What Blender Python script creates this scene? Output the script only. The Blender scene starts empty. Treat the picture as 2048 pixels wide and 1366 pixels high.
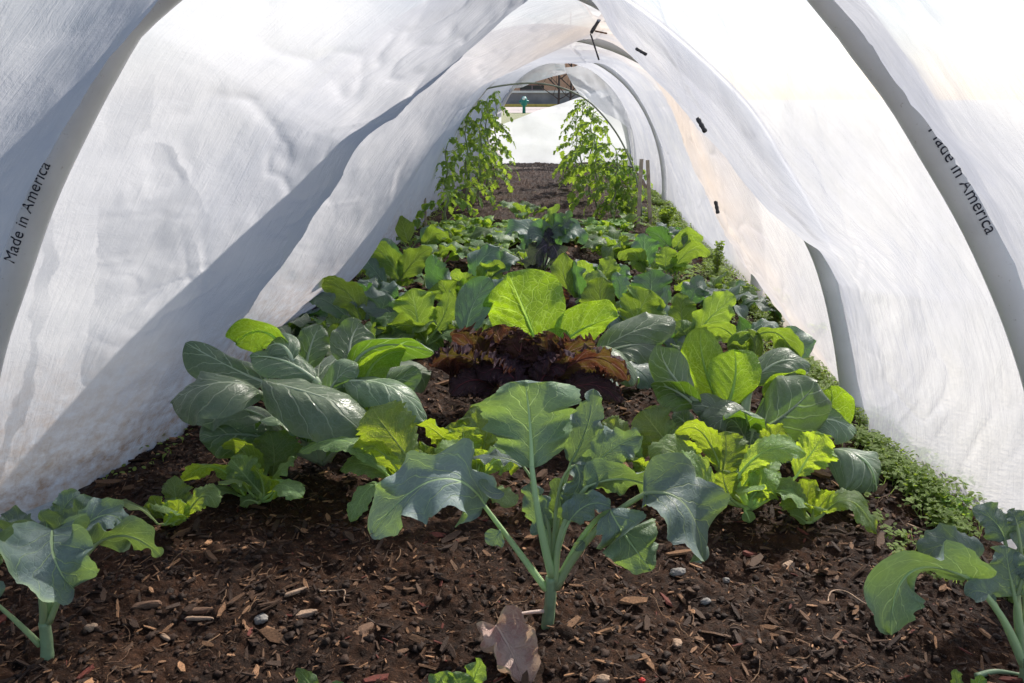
import bpy, math, random
import numpy as np
from mathutils import Vector

# ------------------------------------------------------------ camera, world, sun
SC = bpy.context.scene
COL = SC.collection
FPX = 1577.0
YAW, PITCH = math.radians(4.02), math.radians(17.03)
CAMP = np.array([0.0, 0.0, 0.6])
cd = bpy.data.cameras.new('camera')
cam = bpy.data.objects.new('camera', cd)
COL.objects.link(cam)
cam.location = CAMP
cam.rotation_euler = (math.radians(90) - PITCH, 0, YAW)
cd.sensor_width = 36
cd.lens = 36 * FPX / 2048
cd.clip_start = 0.02
cd.clip_end = 2000
SC.camera = cam

SUN_EL, SUN_AZ = math.radians(43), math.radians(36)      # azimuth measured from +Y towards +X
sdir = Vector((math.sin(SUN_AZ) * math.cos(SUN_EL), math.cos(SUN_AZ) * math.cos(SUN_EL), math.sin(SUN_EL)))
W = bpy.data.worlds.new('World')
SC.world = W
W.use_nodes = True
wn, wl = W.node_tree.nodes, W.node_tree.links
wn.clear()
sky = wn.new('ShaderNodeTexSky')
sky.sky_type = 'NISHITA'
sky.sun_disc = False
sky.sun_elevation = SUN_EL
sky.sun_rotation = SUN_AZ
sky.dust_density = 1.0
sky.air_density = 1.0
bg = wn.new('ShaderNodeBackground')
bg.inputs[1].default_value = 0.095
wo = wn.new('ShaderNodeOutputWorld')
wl.new(sky.outputs[0], bg.inputs[0])
wl.new(bg.outputs[0], wo.inputs[0])
sl = bpy.data.lights.new('sun', 'SUN')
sl.energy = 5.0
sl.angle = math.radians(0.5)
sl.color = (1.0, 0.94, 0.85)
so = bpy.data.objects.new('sun', sl)
COL.objects.link(so)
so.rotation_euler = (-sdir).to_track_quat('-Z', 'Y').to_euler()
SC.view_settings.view_transform = 'Standard'
SC.view_settings.look = 'None'
SC.view_settings.exposure = 0.88
SC.view_settings.gamma = 1
SC.cycles.max_bounces = 10
SC.cycles.transparent_max_bounces = 16
SC.cycles.transmission_bounces = 8
SC.cycles.diffuse_bounces = 5
SC.cycles.sample_clamp_indirect = 6

# ------------------------------------------------------------ picture geometry -> world
_cy, _sy, _cp, _sp = math.cos(YAW), math.sin(YAW), math.cos(PITCH), math.sin(PITCH)
RV = np.array([_cy, _sy, 0.0])
FV = np.array([-_sy * _cp, _cy * _cp, -_sp])
UV_ = np.cross(RV, FV)


def ray(px, py):
    return FV + RV * ((px - 1024) / FPX) - UV_ * ((py - 683) / FPX)


def P(px, py, Y):
    """world point seen at a photograph pixel at distance Y along the tunnel"""
    d = ray(px, py)
    return CAMP + d * (Y / d[1])


def G(px, py, z=0.0):
    d = ray(px, py)
    return CAMP + d * ((z - CAMP[2]) / d[2])


def depth(p):
    return float(np.dot(np.asarray(p) - CAMP, FV))


def nrm(v):
    v = np.asarray(v, float)
    return v / (np.linalg.norm(v, axis=-1, keepdims=True) + 1e-12)


# ------------------------------------------------------------ noise
def _hash(ix, iy, seed):
    h = (ix.astype(np.int64) * 374761393 + iy.astype(np.int64) * 668265263 + int(seed) * 1442695041) & 0x7fffffff
    h = ((h ^ (h >> 13)) * 1274126177) & 0x7fffffff
    h = h ^ (h >> 16)
    return (h & 0xffff) / 65535.0


def vnoise(x, y, seed=0):
    x = np.asarray(x, float); y = np.asarray(y, float)
    ix, iy = np.floor(x), np.floor(y)
    fx, fy = x - ix, y - iy
    fx = fx * fx * (3 - 2 * fx); fy = fy * fy * (3 - 2 * fy)
    a, b = _hash(ix, iy, seed), _hash(ix + 1, iy, seed)
    c, d = _hash(ix, iy + 1, seed), _hash(ix + 1, iy + 1, seed)
    return ((a * (1 - fx) + b * fx) * (1 - fy) + (c * (1 - fx) + d * fx) * fy) * 2 - 1


def fbm(x, y, o=4, seed=0, g=0.5):
    s, a, n = 0, 1.0, 0
    for k in range(o):
        s = s + a * vnoise(x * 2 ** k + 17.3 * k, y * 2 ** k - 9.1 * k, seed + k)
        n += a; a *= g
    return s / n


# ------------------------------------------------------------ object helpers
def tag(o, label=None, cat=None, group=None, kind=None):
    if label: o['label'] = label
    if cat: o['category'] = cat
    if group: o['group'] = group
    if kind: o['kind'] = kind
    return o


def empty(name, loc, label=None, cat=None, group=None):
    o = bpy.data.objects.new(name, None)
    COL.objects.link(o)
    o.location = [float(c) for c in loc]
    o.empty_display_size = 0.02
    return tag(o, label, cat, group)


def mesh_obj(name, V, F, mat, parent=None, uv=None, col=None, smooth=True, origin=None):
    """F: an (n,4) or (n,3) int array or a list of those; uv per vertex; one mesh object"""
    V = np.asarray(V, float)
    if origin is None:
        origin = np.array(parent.location) if parent is not None else None
        if parent is not None and parent.parent is not None:
            origin = origin + np.array(parent.parent.location)
    Vl = V - np.asarray(origin) if origin is not None else V
    Fs = F if isinstance(F, list) else [F]
    Fs = [np.asarray(f, np.int32) for f in Fs if len(f)]
    me = bpy.data.meshes.new(name)
    me.vertices.add(len(Vl))
    me.vertices.foreach_set('co', Vl.astype(np.float32).ravel())
    loops = np.concatenate([f.ravel() for f in Fs])
    tot = np.concatenate([np.full(len(f), f.shape[1], np.int32) for f in Fs])
    me.loops.add(len(loops))
    me.loops.foreach_set('vertex_index', loops)
    me.polygons.add(len(tot))
    st = np.concatenate([[0], np.cumsum(tot)[:-1]]).astype(np.int32)
    me.polygons.foreach_set('loop_start', st)
    me.polygons.foreach_set('loop_total', tot)
    me.polygons.foreach_set('use_smooth', np.full(len(tot), smooth))
    if uv is not None:
        ul = me.uv_layers.new(name='UVMap')
        ul.data.foreach_set('uv', np.asarray(uv, np.float32)[loops].ravel())
    if col is not None:
        ca = me.color_attributes.new('tint', 'FLOAT_COLOR', 'POINT')
        c4 = np.ones((len(Vl), 4), np.float32); c4[:, :3] = col
        ca.data.foreach_set('color', c4.ravel())
    me.update(calc_edges=True)
    me.validate()
    if mat is not None:
        me.materials.append(mat)
    o = bpy.data.objects.new(name, me)
    COL.objects.link(o)
    if parent is not None:
        o.parent = parent
    elif origin is not None:
        o.location = [float(c) for c in origin]
    return o


def grid_faces(nu, nv, off=0, wrap=False):
    i = np.arange(nu - 1)[:, None] * nv
    j = np.arange(nv if wrap else nv - 1)[None, :]
    j2 = (j + 1) % nv
    f = np.stack([i + j, i + j2, i + nv + j2, i + nv + j], -1).reshape(-1, 4)
    return f + off


def tube(path, rad, n=8, cap=True):
    """verts, quads of a tube along path (k,3) with radius per point"""
    path = np.asarray(path, float)
    k = len(path)
    rad = np.broadcast_to(np.asarray(rad, float), (k,))
    T = nrm(np.gradient(path, axis=0))
    ref = np.array([0.0, 1.0, 0.0]) if abs(T[:, 1]).mean() < 0.8 else np.array([1.0, 0, 0])
    A = nrm(np.cross(T, ref)); B = np.cross(T, A)
    a = np.linspace(0, 2 * math.pi, n, endpoint=False)
    V = path[:, None] + rad[:, None, None] * (np.cos(a)[None, :, None] * A[:, None] + np.sin(a)[None, :, None] * B[:, None])
    V = V.reshape(-1, 3)
    F = grid_faces(k, n, 0, True)
    if cap:
        V = np.vstack([V, path[0], path[-1]])
        c0, c1 = k * n, k * n + 1
        e = [[c0, (j + 1) % n, j, c0] for j in range(n)]
        e2 = [[c1, (k - 1) * n + j, (k - 1) * n + (j + 1) % n] for j in range(n)]
        F = [F, np.array([[c0, (j + 1) % n, j] for j in range(n)]), np.array(e2)]
    else:
        F = [F]
    return V, F


class Geo:
    def __init__(s): s.V = []; s.Q = []; s.T = []; s.U = []; s.C = []; s.n = 0
    def add(s, V, F, uv=None, col=None):
        Fs = F if isinstance(F, list) else [F]
        for f in Fs:
            f = np.asarray(f)
            if not len(f): continue
            (s.Q if f.shape[1] == 4 else s.T).append(f + s.n)
        s.V.append(V)
        s.U.append(np.zeros((len(V), 2)) if uv is None else (np.tile(uv, (len(V), 1)) if np.ndim(uv) == 1 else uv))
        s.C.append(np.ones((len(V), 3)) if col is None else (np.tile(col, (len(V), 1)) if np.ndim(col) == 1 else col))
        s.n += len(V)
    def build(s, name, mat, parent=None, smooth=True, origin=None):
        F = []
        if s.Q: F.append(np.vstack(s.Q))
        if s.T: F.append(np.vstack(s.T))
        return mesh_obj(name, np.vstack(s.V), F, mat, parent, np.vstack(s.U), np.vstack(s.C), smooth, origin)


def bez(a, m, b, n):
    """quadratic curve through a, m (at the middle) and b"""
    a, m, b = map(lambda q: np.asarray(q, float), (a, m, b))
    c = 2 * m - 0.5 * (a + b)
    t = np.linspace(0, 1, n)[:, None]
    return (1 - t) ** 2 * a + 2 * t * (1 - t) * c + t * t * b


def catmull(pts, n):
    p = np.asarray(pts, float)
    p = np.vstack([2 * p[0] - p[1], p, 2 * p[-1] - p[-2]])
    out = []
    segs = len(p) - 3
    for i in range(segs):
        t = np.linspace(0, 1, 24, endpoint=(i == segs - 1))[:, None]
        a, b, c, d = p[i], p[i + 1], p[i + 2], p[i + 3]
        out.append(0.5 * (2 * b + (c - a) * t + (2 * a - 5 * b + 4 * c - d) * t ** 2 + (3 * b - a - 3 * c + d) * t ** 3))
    q = np.vstack(out)
    return resample(q, n)


def resample(q, n):
    s = np.concatenate([[0], np.cumsum(np.linalg.norm(np.diff(q, axis=0), axis=1))])
    t = np.linspace(0, s[-1], n)
    return np.stack([np.interp(t, s, q[:, k]) for k in range(3)], 1)


# ------------------------------------------------------------ material helpers
class NT:
    def __init__(s, name):
        s.m = bpy.data.materials.new(name); s.m.use_nodes = True
        s.t = s.m.node_tree; s.t.nodes.clear()
        s.out = s.t.nodes.new('ShaderNodeOutputMaterial')
    def n(s, ty, **kw):
        nd = s.t.nodes.new(ty)
        for k, v in kw.items(): setattr(nd, k, v)
        return nd
    def l(s, a, b): s.t.links.new(a, b)
    def put(s, sock, v):
        if hasattr(v, 'is_linked') or hasattr(v, 'links'): s.l(v, sock)
        elif isinstance(v, (tuple, list)) and len(v) == 3 and len(sock.default_value) == 4: sock.default_value = (*v, 1)
        else: sock.default_value = v
    def math(s, op, a, b=None, c=None, clamp=False):
        nd = s.n('ShaderNodeMath', operation=op, use_clamp=clamp)
        s.put(nd.inputs[0], a)
        if b is not None: s.put(nd.inputs[1], b)
        if c is not None: s.put(nd.inputs[2], c)
        return nd.outputs[0]
    def mix(s, f, a, b):
        nd = s.n('ShaderNodeMix', data_type='RGBA')
        s.put(nd.inputs[0], f); s.put(nd.inputs[6], a); s.put(nd.inputs[7], b)
        return nd.outputs[2]
    def mixs(s, f, a, b):
        nd = s.n('ShaderNodeMixShader')
        s.put(nd.inputs[0], f); s.l(a, nd.inputs[1]); s.l(b, nd.inputs[2])
        return nd.outputs[0]
    def noise(s, vec, scale, det=3, rough=0.55, dist=0.0):
        nd = s.n('ShaderNodeTexNoise')
        if vec is not None: s.l(vec, nd.inputs['Vector'])
        nd.inputs['Scale'].default_value = scale; nd.inputs['Detail'].default_value = det
        nd.inputs['Roughness'].default_value = rough; nd.inputs['Distortion'].default_value = dist
        return nd.outputs[0]
    def ramp(s, f, a, b, lo=0.0, hi=1.0):
        nd = s.n('ShaderNodeMapRange')
        s.put(nd.inputs[0], f); nd.inputs[1].default_value = a; nd.inputs[2].default_value = b
        nd.inputs[3].default_value = lo; nd.inputs[4].default_value = hi
        return nd.outputs[0]
    def bump(s, h, strength, dist):
        nd = s.n('ShaderNodeBump'); s.l(h, nd.inputs['Height'])
        nd.inputs['Strength'].default_value = strength; nd.inputs['Distance'].default_value = dist
        return nd.outputs[0]
    def bsdf(s, col, rough=0.5, spec=0.5, normal=None, **kw):
        nd = s.n('ShaderNodeBsdfPrincipled')
        s.put(nd.inputs['Base Color'], col); s.put(nd.inputs['Roughness'], rough)
        nd.inputs['Specular IOR Level'].default_value = spec
        if normal is not None: s.l(normal, nd.inputs['Normal'])
        for k, v in kw.items(): s.put(nd.inputs[k], v)
        return nd.outputs[0]
    def done(s, sh):
        s.l(sh, s.out.inputs[0]); return s.m
    def obj(s): return s.n('ShaderNodeTexCoord').outputs['Object']
    def pos(s): return s.n('ShaderNodeNewGeometry').outputs['Position']
    def scalevec(s, v, sc):
        nd = s.n('ShaderNodeMapping'); s.l(v, nd.inputs[0]); nd.inputs['Scale'].default_value = sc
        return nd.outputs[0]


def simple_mat(name, col, rough=0.6, var=0.15, scale=8.0, bump=0.0, spec=0.4):
    m = NT(name)
    p = m.pos()
    nz = m.noise(p, scale, 4)
    c1 = tuple(c * (1 - var) for c in col); c2 = tuple(min(1, c * (1 + var)) for c in col)
    c = m.mix(m.ramp(nz, 0.3, 0.7), c1, c2)
    nb = m.bump(m.noise(p, scale * 6, 3), bump, 0.01) if bump else None
    return m.done(m.bsdf(c, rough, spec, nb))


def leaf_mat(name, top, under, vein, trans, tfac=0.45, rough=0.45, nv=6.5, lean=2.2, vw=0.10, fine=0.35, spec=0.35, spots=None, spot_amt=0.0, edge=None, blotch=None):
    m = NT(name)
    uv = m.n('ShaderNodeUVMap').outputs[0]
    sep = m.n('ShaderNodeSeparateXYZ'); m.l(uv, sep.inputs[0])
    x, u = sep.outputs[0], sep.outputs[1]
    oi = m.n('ShaderNodeObjectInfo')
    rnd = oi.outputs['Random']
    sv = m.math('MULTIPLY_ADD', x, 2.0, -1.0)
    v = m.math('ABSOLUTE', sv)
    stalk = m.math('GREATER_THAN', x, 1.5)
    offv = m.n('ShaderNodeCombineXYZ'); m.l(x, offv.inputs[0]); m.l(u, offv.inputs[1]); m.l(m.math('MULTIPLY', rnd, 37.0), offv.inputs[2])
    co = offv.outputs[0]
    nz = m.noise(co, 3.5, 2)
    # midrib
    mw = m.math('MULTIPLY_ADD', u, -0.055, 0.065)
    mid = m.math('SUBTRACT', 1.0, m.math('DIVIDE', v, mw), clamp=True)
    mid = m.ramp(mid, 0.0, 0.5)
    # side veins
    side = m.math('GREATER_THAN', sv, 0.0)
    q = m.math('MULTIPLY', u, nv)
    q = m.math('MULTIPLY_ADD', m.math('POWER', v, 0.85), -lean, q)
    q = m.math('MULTIPLY_ADD', side, 0.45, q)
    q = m.math('MULTIPLY_ADD', nz, 1.1, q)
    f = m.math('FRACT', q)
    tri = m.math('ABSOLUTE', m.math('MULTIPLY_ADD', f, 2.0, -1.0))      # 1 at vein
    wid = m.math('MULTIPLY_ADD', v, -vw * 0.75, vw)
    sve = m.math('SUBTRACT', 1.9, m.math('MULTIPLY', m.math('DIVIDE', m.math('SUBTRACT', 1.0, tri), wid), 1.9), clamp=True)
    sve = m.math('MULTIPLY', sve, m.math('MULTIPLY_ADD', v, -0.45, 1.0))
    # net
    sc = m.n('ShaderNodeMapping'); m.l(co, sc.inputs[0]); sc.inputs['Scale'].default_value = (1.0, 1.3, 1.0)
    vo = m.n('ShaderNodeTexVoronoi', feature='DISTANCE_TO_EDGE'); m.l(sc.outputs[0], vo.inputs['Vector']); vo.inputs['Scale'].default_value = 13.0
    net = m.math('SUBTRACT', 1.0, m.math('DIVIDE', vo.outputs['Distance'], 0.085), clamp=True)
    net = m.math('MULTIPLY', net, fine)
    veins = m.math('MAXIMUM', m.math('MAXIMUM', mid, m.math('MULTIPLY', sve, 0.85)), net)
    veins = m.math('MAXIMUM', veins, stalk, clamp=True)
    geo = m.n('ShaderNodeNewGeometry')
    back = geo.outputs['Backfacing']
    base = m.mix(back, top, under)
    n2 = m.noise(co, 7.0, 5, 0.6)
    base = m.mix(m.math('MULTIPLY', m.ramp(n2, 0.3, 0.75), 0.4), base, tuple(c * 0.55 for c in top))
    if spots is not None:
        ns = m.noise(co, 4.0, 4, 0.65)
        base = m.mix(m.ramp(ns, 0.5 - 0.25 * spot_amt, 0.62), base, spots)
    sp2 = m.math('MULTIPLY', m.ramp(m.noise(co, 38.0, 2, 0.6), 0.70, 0.74), 0.55)
    base = m.mix(sp2, base, (0.32, 0.30, 0.17))                       # blemishes
    ye = m.math('MULTIPLY', m.ramp(v, 0.80, 1.0), m.ramp(m.noise(co, 5.0, 3), 0.5, 0.62, 0, 0.6))
    base = m.mix(ye, base, tuple(min(1, c * 1.6 + .06) for c in top[:2]) + (top[2],))
    if edge is not None:
        base = m.mix(m.ramp(v, 0.62, 0.9), base, edge)
    col = m.mix(m.math('MULTIPLY', veins, 0.85), base, vein)
    hs = m.n('ShaderNodeHueSaturation'); m.l(col, hs.inputs['Color'])
    m.l(m.math('MULTIPLY_ADD', rnd, 0.03, 0.485), hs.inputs['Hue'])
    m.l(m.math('MULTIPLY_ADD', rnd, 0.45, 0.78), hs.inputs['Value'])
    tc = m.mix(m.math('MULTIPLY', m.ramp(n2, 0.25, 0.8), 0.35), trans, tuple(c * 0.5 for c in trans))
    if blotch is not None:
        tc = m.mix(m.ramp(m.noise(co, 3.0, 3), 0.42, 0.6), tc, blotch)
    tc = m.mix(m.math('MULTIPLY', veins, 0.9), tc, tuple(min(1, c * 1.45 + 0.16) for c in trans))
    hs2 = m.n('ShaderNodeHueSaturation'); m.l(tc, hs2.inputs['Color'])
    m.l(m.math('MULTIPLY_ADD', rnd, 0.4, 0.8), hs2.inputs['Value'])
    h = m.math('MULTIPLY', m.math('MAXIMUM', m.math('MAXIMUM', mid, sve), m.math('MULTIPLY', net, 0.7)), -1.0)
    h = m.math('MULTIPLY_ADD', m.noise(co, 22.0, 3), 0.5, h)
    nb = m.bump(h, 0.8, 0.0022)
    rr = m.ramp(m.noise(co, 9.0, 3), 0.3, 0.7, rough - 0.08, rough + 0.1)
    pr = m.bsdf(hs.outputs[0], rr, spec, nb)
    tr = m.n('ShaderNodeBsdfTranslucent'); m.l(hs2.outputs[0], tr.inputs[0]); m.l(nb, tr.inputs[1])
    tf = m.math('MULTIPLY', m.math('SUBTRACT', 1.0, m.math('MULTIPLY', stalk, 0.2)), tfac)
    return m.done(m.mixs(tf, pr, tr.outputs[0]))


M = {}
M['broccoli'] = leaf_mat('broccoli_leaf', (0.165, 0.225, 0.225), (0.15, 0.22, 0.14), (0.42, 0.54, 0.28), (0.25, 0.38, 0.05), 0.34, 0.52, 5.0, 1.9, 0.12, 0.16, 0.38)
M['bokchoy'] = leaf_mat('bok_choy_leaf', (0.175, 0.235, 0.155), (0.14, 0.24, 0.06), (0.55, 0.62, 0.46), (0.19, 0.35, 0.012), 0.36, 0.32, 5.0, 1.7, 0.20, 0.12, 0.6)
M['cabbage'] = leaf_mat('bright_cabbage_leaf', (0.10, 0.19, 0.06), (0.15, 0.28, 0.05), (0.36, 0.48, 0.16), (0.38, 0.58, 0.012), 0.50, 0.4, 5.0, 1.7, 0.12, 0.5, 0.4)
M['mustard'] = leaf_mat('mustard_leaf', (0.22, 0.33, 0.15), (0.24, 0.36, 0.09), (0.40, 0.55, 0.25), (0.52, 0.70, 0.02), 0.50, 0.45, 7.0, 2.2, 0.15, 0.5)
M['mid'] = leaf_mat('young_brassica_leaf', (0.13, 0.21, 0.10), (0.16, 0.27, 0.08), (0.34, 0.46, 0.20), (0.34, 0.50, 0.03), 0.42, 0.40, 5.5, 2.0, 0.17, 0.3)
M['grey'] = leaf_mat('grey_brassica_leaf', (0.15, 0.21, 0.19), (0.14, 0.22, 0.15), (0.33, 0.42, 0.33), (0.16, 0.38, 0.04), 0.33, 0.42, 5.0, 1.9, 0.14, 0.2, 0.5)
M['kale'] = leaf_mat('red_kale_leaf', (0.065, 0.042, 0.055), (0.085, 0.045, 0.040), (0.20, 0.055, 0.07), (0.13, 0.040, 0.016), 0.38, 0.75, 5.0, 1.8, 0.13, 0.2, 0.12, blotch=(0.15, 0.12, 0.02))
M['purple'] = leaf_mat('purple_kale_leaf', (0.05, 0.05, 0.075), (0.08, 0.06, 0.10), (0.22, 0.15, 0.25), (0.10, 0.14, 0.05), 0.3, 0.5, 5.0, 1.8, 0.1, 0.3)
M['wilted'] = leaf_mat('wilted_leaf', (0.78, 0.60, 0.50), (0.78, 0.60, 0.50), (0.8, 0.65, 0.55), (0.6, 0.4, 0.25), 0.3, 0.6, 5.0, 1.8, 0.1, 0.4, spots=(0.52, 0.30, 0.26), spot_amt=0.3)
M['tomato'] = leaf_mat('tomato_leaf', (0.10, 0.20, 0.045), (0.15, 0.27, 0.06), (0.25, 0.38, 0.10), (0.40, 0.56, 0.04), 0.5, 0.5, 5.0, 1.8, 0.1, 0.1)
M['seedling'] = leaf_mat('seedling_leaf', (0.19, 0.33, 0.08), (0.22, 0.38, 0.08), (0.3, 0.45, 0.15), (0.48, 0.66, 0.04), 0.45, 0.4, 4.0, 1.5, 0.1, 0.1)
M['weed'] = leaf_mat('weed_leaf', (0.22, 0.32, 0.09), (0.24, 0.34, 0.09), (0.2, 0.32, 0.1), (0.42, 0.58, 0.04), 0.4, 0.45, 4.0, 1.5, 0.1, 0.1)
M['stem_green'] = simple_mat('green_stem', (0.21, 0.29, 0.16), 0.45, 0.2, 60, 0.1)
M['stem_pale'] = simple_mat('pale_stem', (0.50, 0.60, 0.30), 0.4, 0.15, 60, 0.1)
M['stem_lime'] = simple_mat('lime_stem', (0.34, 0.52, 0.12), 0.4, 0.15, 60, 0.1)
M['stem_tomato'] = simple_mat('tomato_stem', (0.19, 0.22, 0.12), 0.5, 0.25, 60, 0.1)
M['stem_purple'] = simple_mat('purple_stem', (0.16, 0.08, 0.13), 0.5, 0.25, 60, 0.1)
M['wood'] = simple_mat('stake_wood', (0.36, 0.29, 0.23), 0.7, 0.3, 40, 0.3)
M['chipwood'] = simple_mat('bleached_wood', (0.36, 0.24, 0.16), 0.75, 0.3, 90, 0.4)
M['twig'] = simple_mat('twig_bark', (0.16, 0.09, 0.055), 0.8, 0.35, 120, 0.4)
M['stone'] = simple_mat('pebble_stone', (0.22, 0.20, 0.18), 0.7, 0.25, 60, 0.3)
M['red'] = simple_mat('red_fragment', (0.45, 0.03, 0.02), 0.5, 0.3, 90, 0.2)
M['clip'] = simple_mat('dark_clip', (0.035, 0.035, 0.04), 0.5, 0.2, 90)
M['ink'] = simple_mat('printed_ink', (0.015, 0.015, 0.03), 0.6, 0.1, 90)
M['wire'] = simple_mat('coated_wire', (0.20, 0.22, 0.16), 0.45, 0.3, 12)
# ------------------------------------------------------------ outside: ground, road, wall, building, trees
XC, XL, XR = -0.08, -0.79, 0.63                       # bed centre and its edges


def terrain(y):
    return np.interp(y, [-50, 8.3, 12, 25, 40, 60, 2000], [-0.10, -0.10, 0.19, 0.22, 0.31, 0.33, 0.4])


def outside():
    g = NT('lawn_grass')
    p = g.pos()
    c = g.mix(g.ramp(g.noise(p, 3.0, 6, 0.7), 0.35, 0.65), (0.24, 0.25, 0.15), (0.34, 0.32, 0.22))
    c = g.mix(g.ramp(g.noise(p, 45.0, 3, 0.7), 0.4, 0.7), c, (0.16, 0.19, 0.09))
    sp = g.n('ShaderNodeSeparateXYZ'); g.l(p, sp.inputs[0])
    side = g.ramp(g.math('ABSOLUTE', sp.outputs[0]), 1.6, 2.6)
    c = g.mix(g.math('MULTIPLY', g.math('MAXIMUM', side, g.ramp(sp.outputs[1], 10, 8.5)), g.ramp(g.noise(p, 4.0, 5, 0.7), 0.3, 0.6, .75, 1)), c, (0.46, 0.44, 0.40))   # straw-pale ground, brightened to match the sky seen through the film
    gm = g.done(g.bsdf(c, 0.9, 0.2, g.bump(g.noise(p, 60, 4, 0.7), 0.8, 0.03)))
    xs = np.concatenate([-np.geomspace(900, 3, 14), np.linspace(-2, 2, 5), np.geomspace(3, 900, 14)])
    ys = np.concatenate([np.linspace(-60, 0, 8), np.linspace(2, 60, 80), np.geomspace(64, 1500, 20)])
    X, Y = np.meshgrid(xs, ys, indexing='ij')
    Z = terrain(Y)
    V = np.stack([X, Y, Z], -1).reshape(-1, 3)
    F = grid_faces(len(xs), len(ys))[:, ::-1]
    tag(mesh_obj('ground', V, F, gm), kind='structure')
    def strip(name, y0, y1, dz, mat, x0=-11, x1=6):
        ys = np.linspace(y0, y1, 12); xs = np.linspace(x0, x1, 30)
        X, Y = np.meshgrid(xs, ys, indexing='ij')
        V = np.stack([X, Y, terrain(Y) + dz], -1).reshape(-1, 3)
        return tag(mesh_obj(name, V, grid_faces(30, 12)[:, ::-1], mat), kind='structure')
    strip('road', 25, 37, 0.006, simple_mat('pale_asphalt', (0.36, 0.31, 0.30), 0.9, 0.12, 2.0))
    # kerb with yellow paint
    g = Geo()
    def box(g, x0, x1, y0, y1, z0, z1, col=(1, 1, 1)):
        V = np.array([[x, y, z] for x in (x0, x1) for y in (y0, y1) for z in (z0, z1)], float)
        F = np.array([[0, 1, 3, 2], [4, 6, 7, 5], [0, 4, 5, 1], [2, 3, 7, 6], [0, 2, 6, 4], [1, 5, 7, 3]])
        g.add(V, F, None, np.array(col, float))
    box(g, -11, 6, 37, 37.3, 0.1, 0.42)
    tag(g.build('kerb', simple_mat('yellow_kerb_paint', (0.42, 0.34, 0.07), 0.8, 0.25, 5), None, False), kind='structure')
    w = empty('retaining_wall', (0, 39, 0.3), 'low grey wall with a pale coping behind the yellow kerb', 'wall')
    g = Geo(); box(g, -9, 5, 39.0, 39.4, 0.2, 0.92)
    g.build('wall', simple_mat('grey_render', (0.24, 0.23, 0.25), 0.9, 0.25, 1.5), w, False)
    g = Geo(); box(g, -9.05, 5.05, 38.9, 39.5, 0.92, 1.02)
    g.build('coping', simple_mat('pale_coping', (0.6, 0.6, 0.6), 0.8, 0.1, 1.5), w, False)
    # brick building
    b = NT('red_brick')
    br = b.n('ShaderNodeTexBrick'); tc = b.pos(); rot = b.n('ShaderNodeMapping'); b.l(tc, rot.inputs[0]); rot.inputs['Rotation'].default_value = (math.radians(90), 0, 0)
    b.l(rot.outputs[0], br.inputs['Vector'])
    br.inputs['Color1'].default_value = (0.60, 0.27, 0.15, 1); br.inputs['Color2'].default_value = (0.70, 0.36, 0.22, 1); br.inputs['Mortar'].default_value = (0.55, 0.45, 0.38, 1)
    br.inputs['Scale'].default_value = 4.0; br.inputs['Mortar Size'].default_value = 0.02
    bm = b.done(b.bsdf(b.mix(b.ramp(b.noise(tc, 1.5, 4), 0.35, 0.65, 0, 0.35), br.outputs[0], (0.5, 0.36, 0.22)), 0.9, 0.2))
    h = empty('brick_building', (0, 48, 0.3), 'brown brick building with dark windows seen through the far opening', 'building')
    xa, xb, x1_, x2_ = [P(px, 180, 48)[0] for px in (1001, 1019, 1040, 1088)]
    zt, zb = P(1060, 169, 48)[2], P(1060, 189, 48)[2]
    Z1 = 3.1
    g = Geo()
    box(g, -8, xa - 1.2, 48, 52, 0.2, Z1)
    box(g, xb, x1_, 48, 52, 0.2, Z1)
    box(g, x2_, 3.5, 48, 52, 0.2, Z1)
    for (a, c) in ((xa - 1.2, xb), (x1_, x2_)):
        box(g, a, c, 48, 52, zt, Z1); box(g, a, c, 48, 52, 0.2, zb)
    g.build('wall', bm, h, False)
    gl = simple_mat('dark_window_glass', (0.02, 0.022, 0.03), 0.12, 0.3, 2)
    for (a, c) in ((xa - 1.2, xb), (x1_, x2_)):
        g = Geo(); box(g, a, c, 48.2, 48.24, zb, zt)
        f = g.build('window', gl, h, False)
        g = Geo()
        box(g, a, c, 48.12, 48.2, zt - 0.06, zt); box(g, a, c, 48.12, 48.2, zb, zb + 0.06)
        box(g, (a + c) / 2 - .03, (a + c) / 2 + .03, 48.12, 48.2, zb + 0.06, zt - 0.06)
        box(g, a, c, 48.13, 48.19, (zb + zt) / 2 - .03, (zb + zt) / 2)
        o = g.build('frame', simple_mat('window_frame', (0.3, 0.2, 0.2), 0.6), None, False)
        o.parent = f; o.location = (-h.location[0], -h.location[1], -h.location[2])
    g = Geo(); box(g, -8.3, 3.8, 47.6, 52.5, Z1, Z1 + 0.2)
    g.build('roof', simple_mat('roof_edge', (0.12, 0.10, 0.09), 0.8), h, False)
    # hydrant-like teal post on the verge
    p0 = P(1048, 224, 24.5)
    r = empty('hydrant', (p0[0], 24.5, 0.22), 'teal green hydrant post standing between the grass and the pale road', 'hydrant')
    hm = simple_mat('teal_paint', (0.02, 0.20, 0.18), 0.5, 0.2, 4)
    zz = lambda py: P(1048, py, 24.5)[2]
    pr = [(0.05, 0.2), (0.045, zz(212)), (0.09, zz(210)), (0.10, zz(203)), (0.09, zz(198)), (0.07, zz(195)), (0.04, zz(193)), (0.004, zz(192.5))]
    V, F = tube([(p0[0], 24.5, z) for _, z in pr], [q for q, _ in pr], 14)
    g = Geo(); g.add(V, F); g.build('barrel', hm, r)
    V, F = tube([(p0[0] - 0.14, 24.5, zz(203)), (p0[0] + 0.14, 24.5, zz(203))], 0.035, 10)
    g = Geo(); g.add(V, F); g.build('side_outlet', hm, r)
    V, F = tube([(p0[0], 24.3, zz(197)), (p0[0], 24.45, zz(197))], 0.045, 10)
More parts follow.
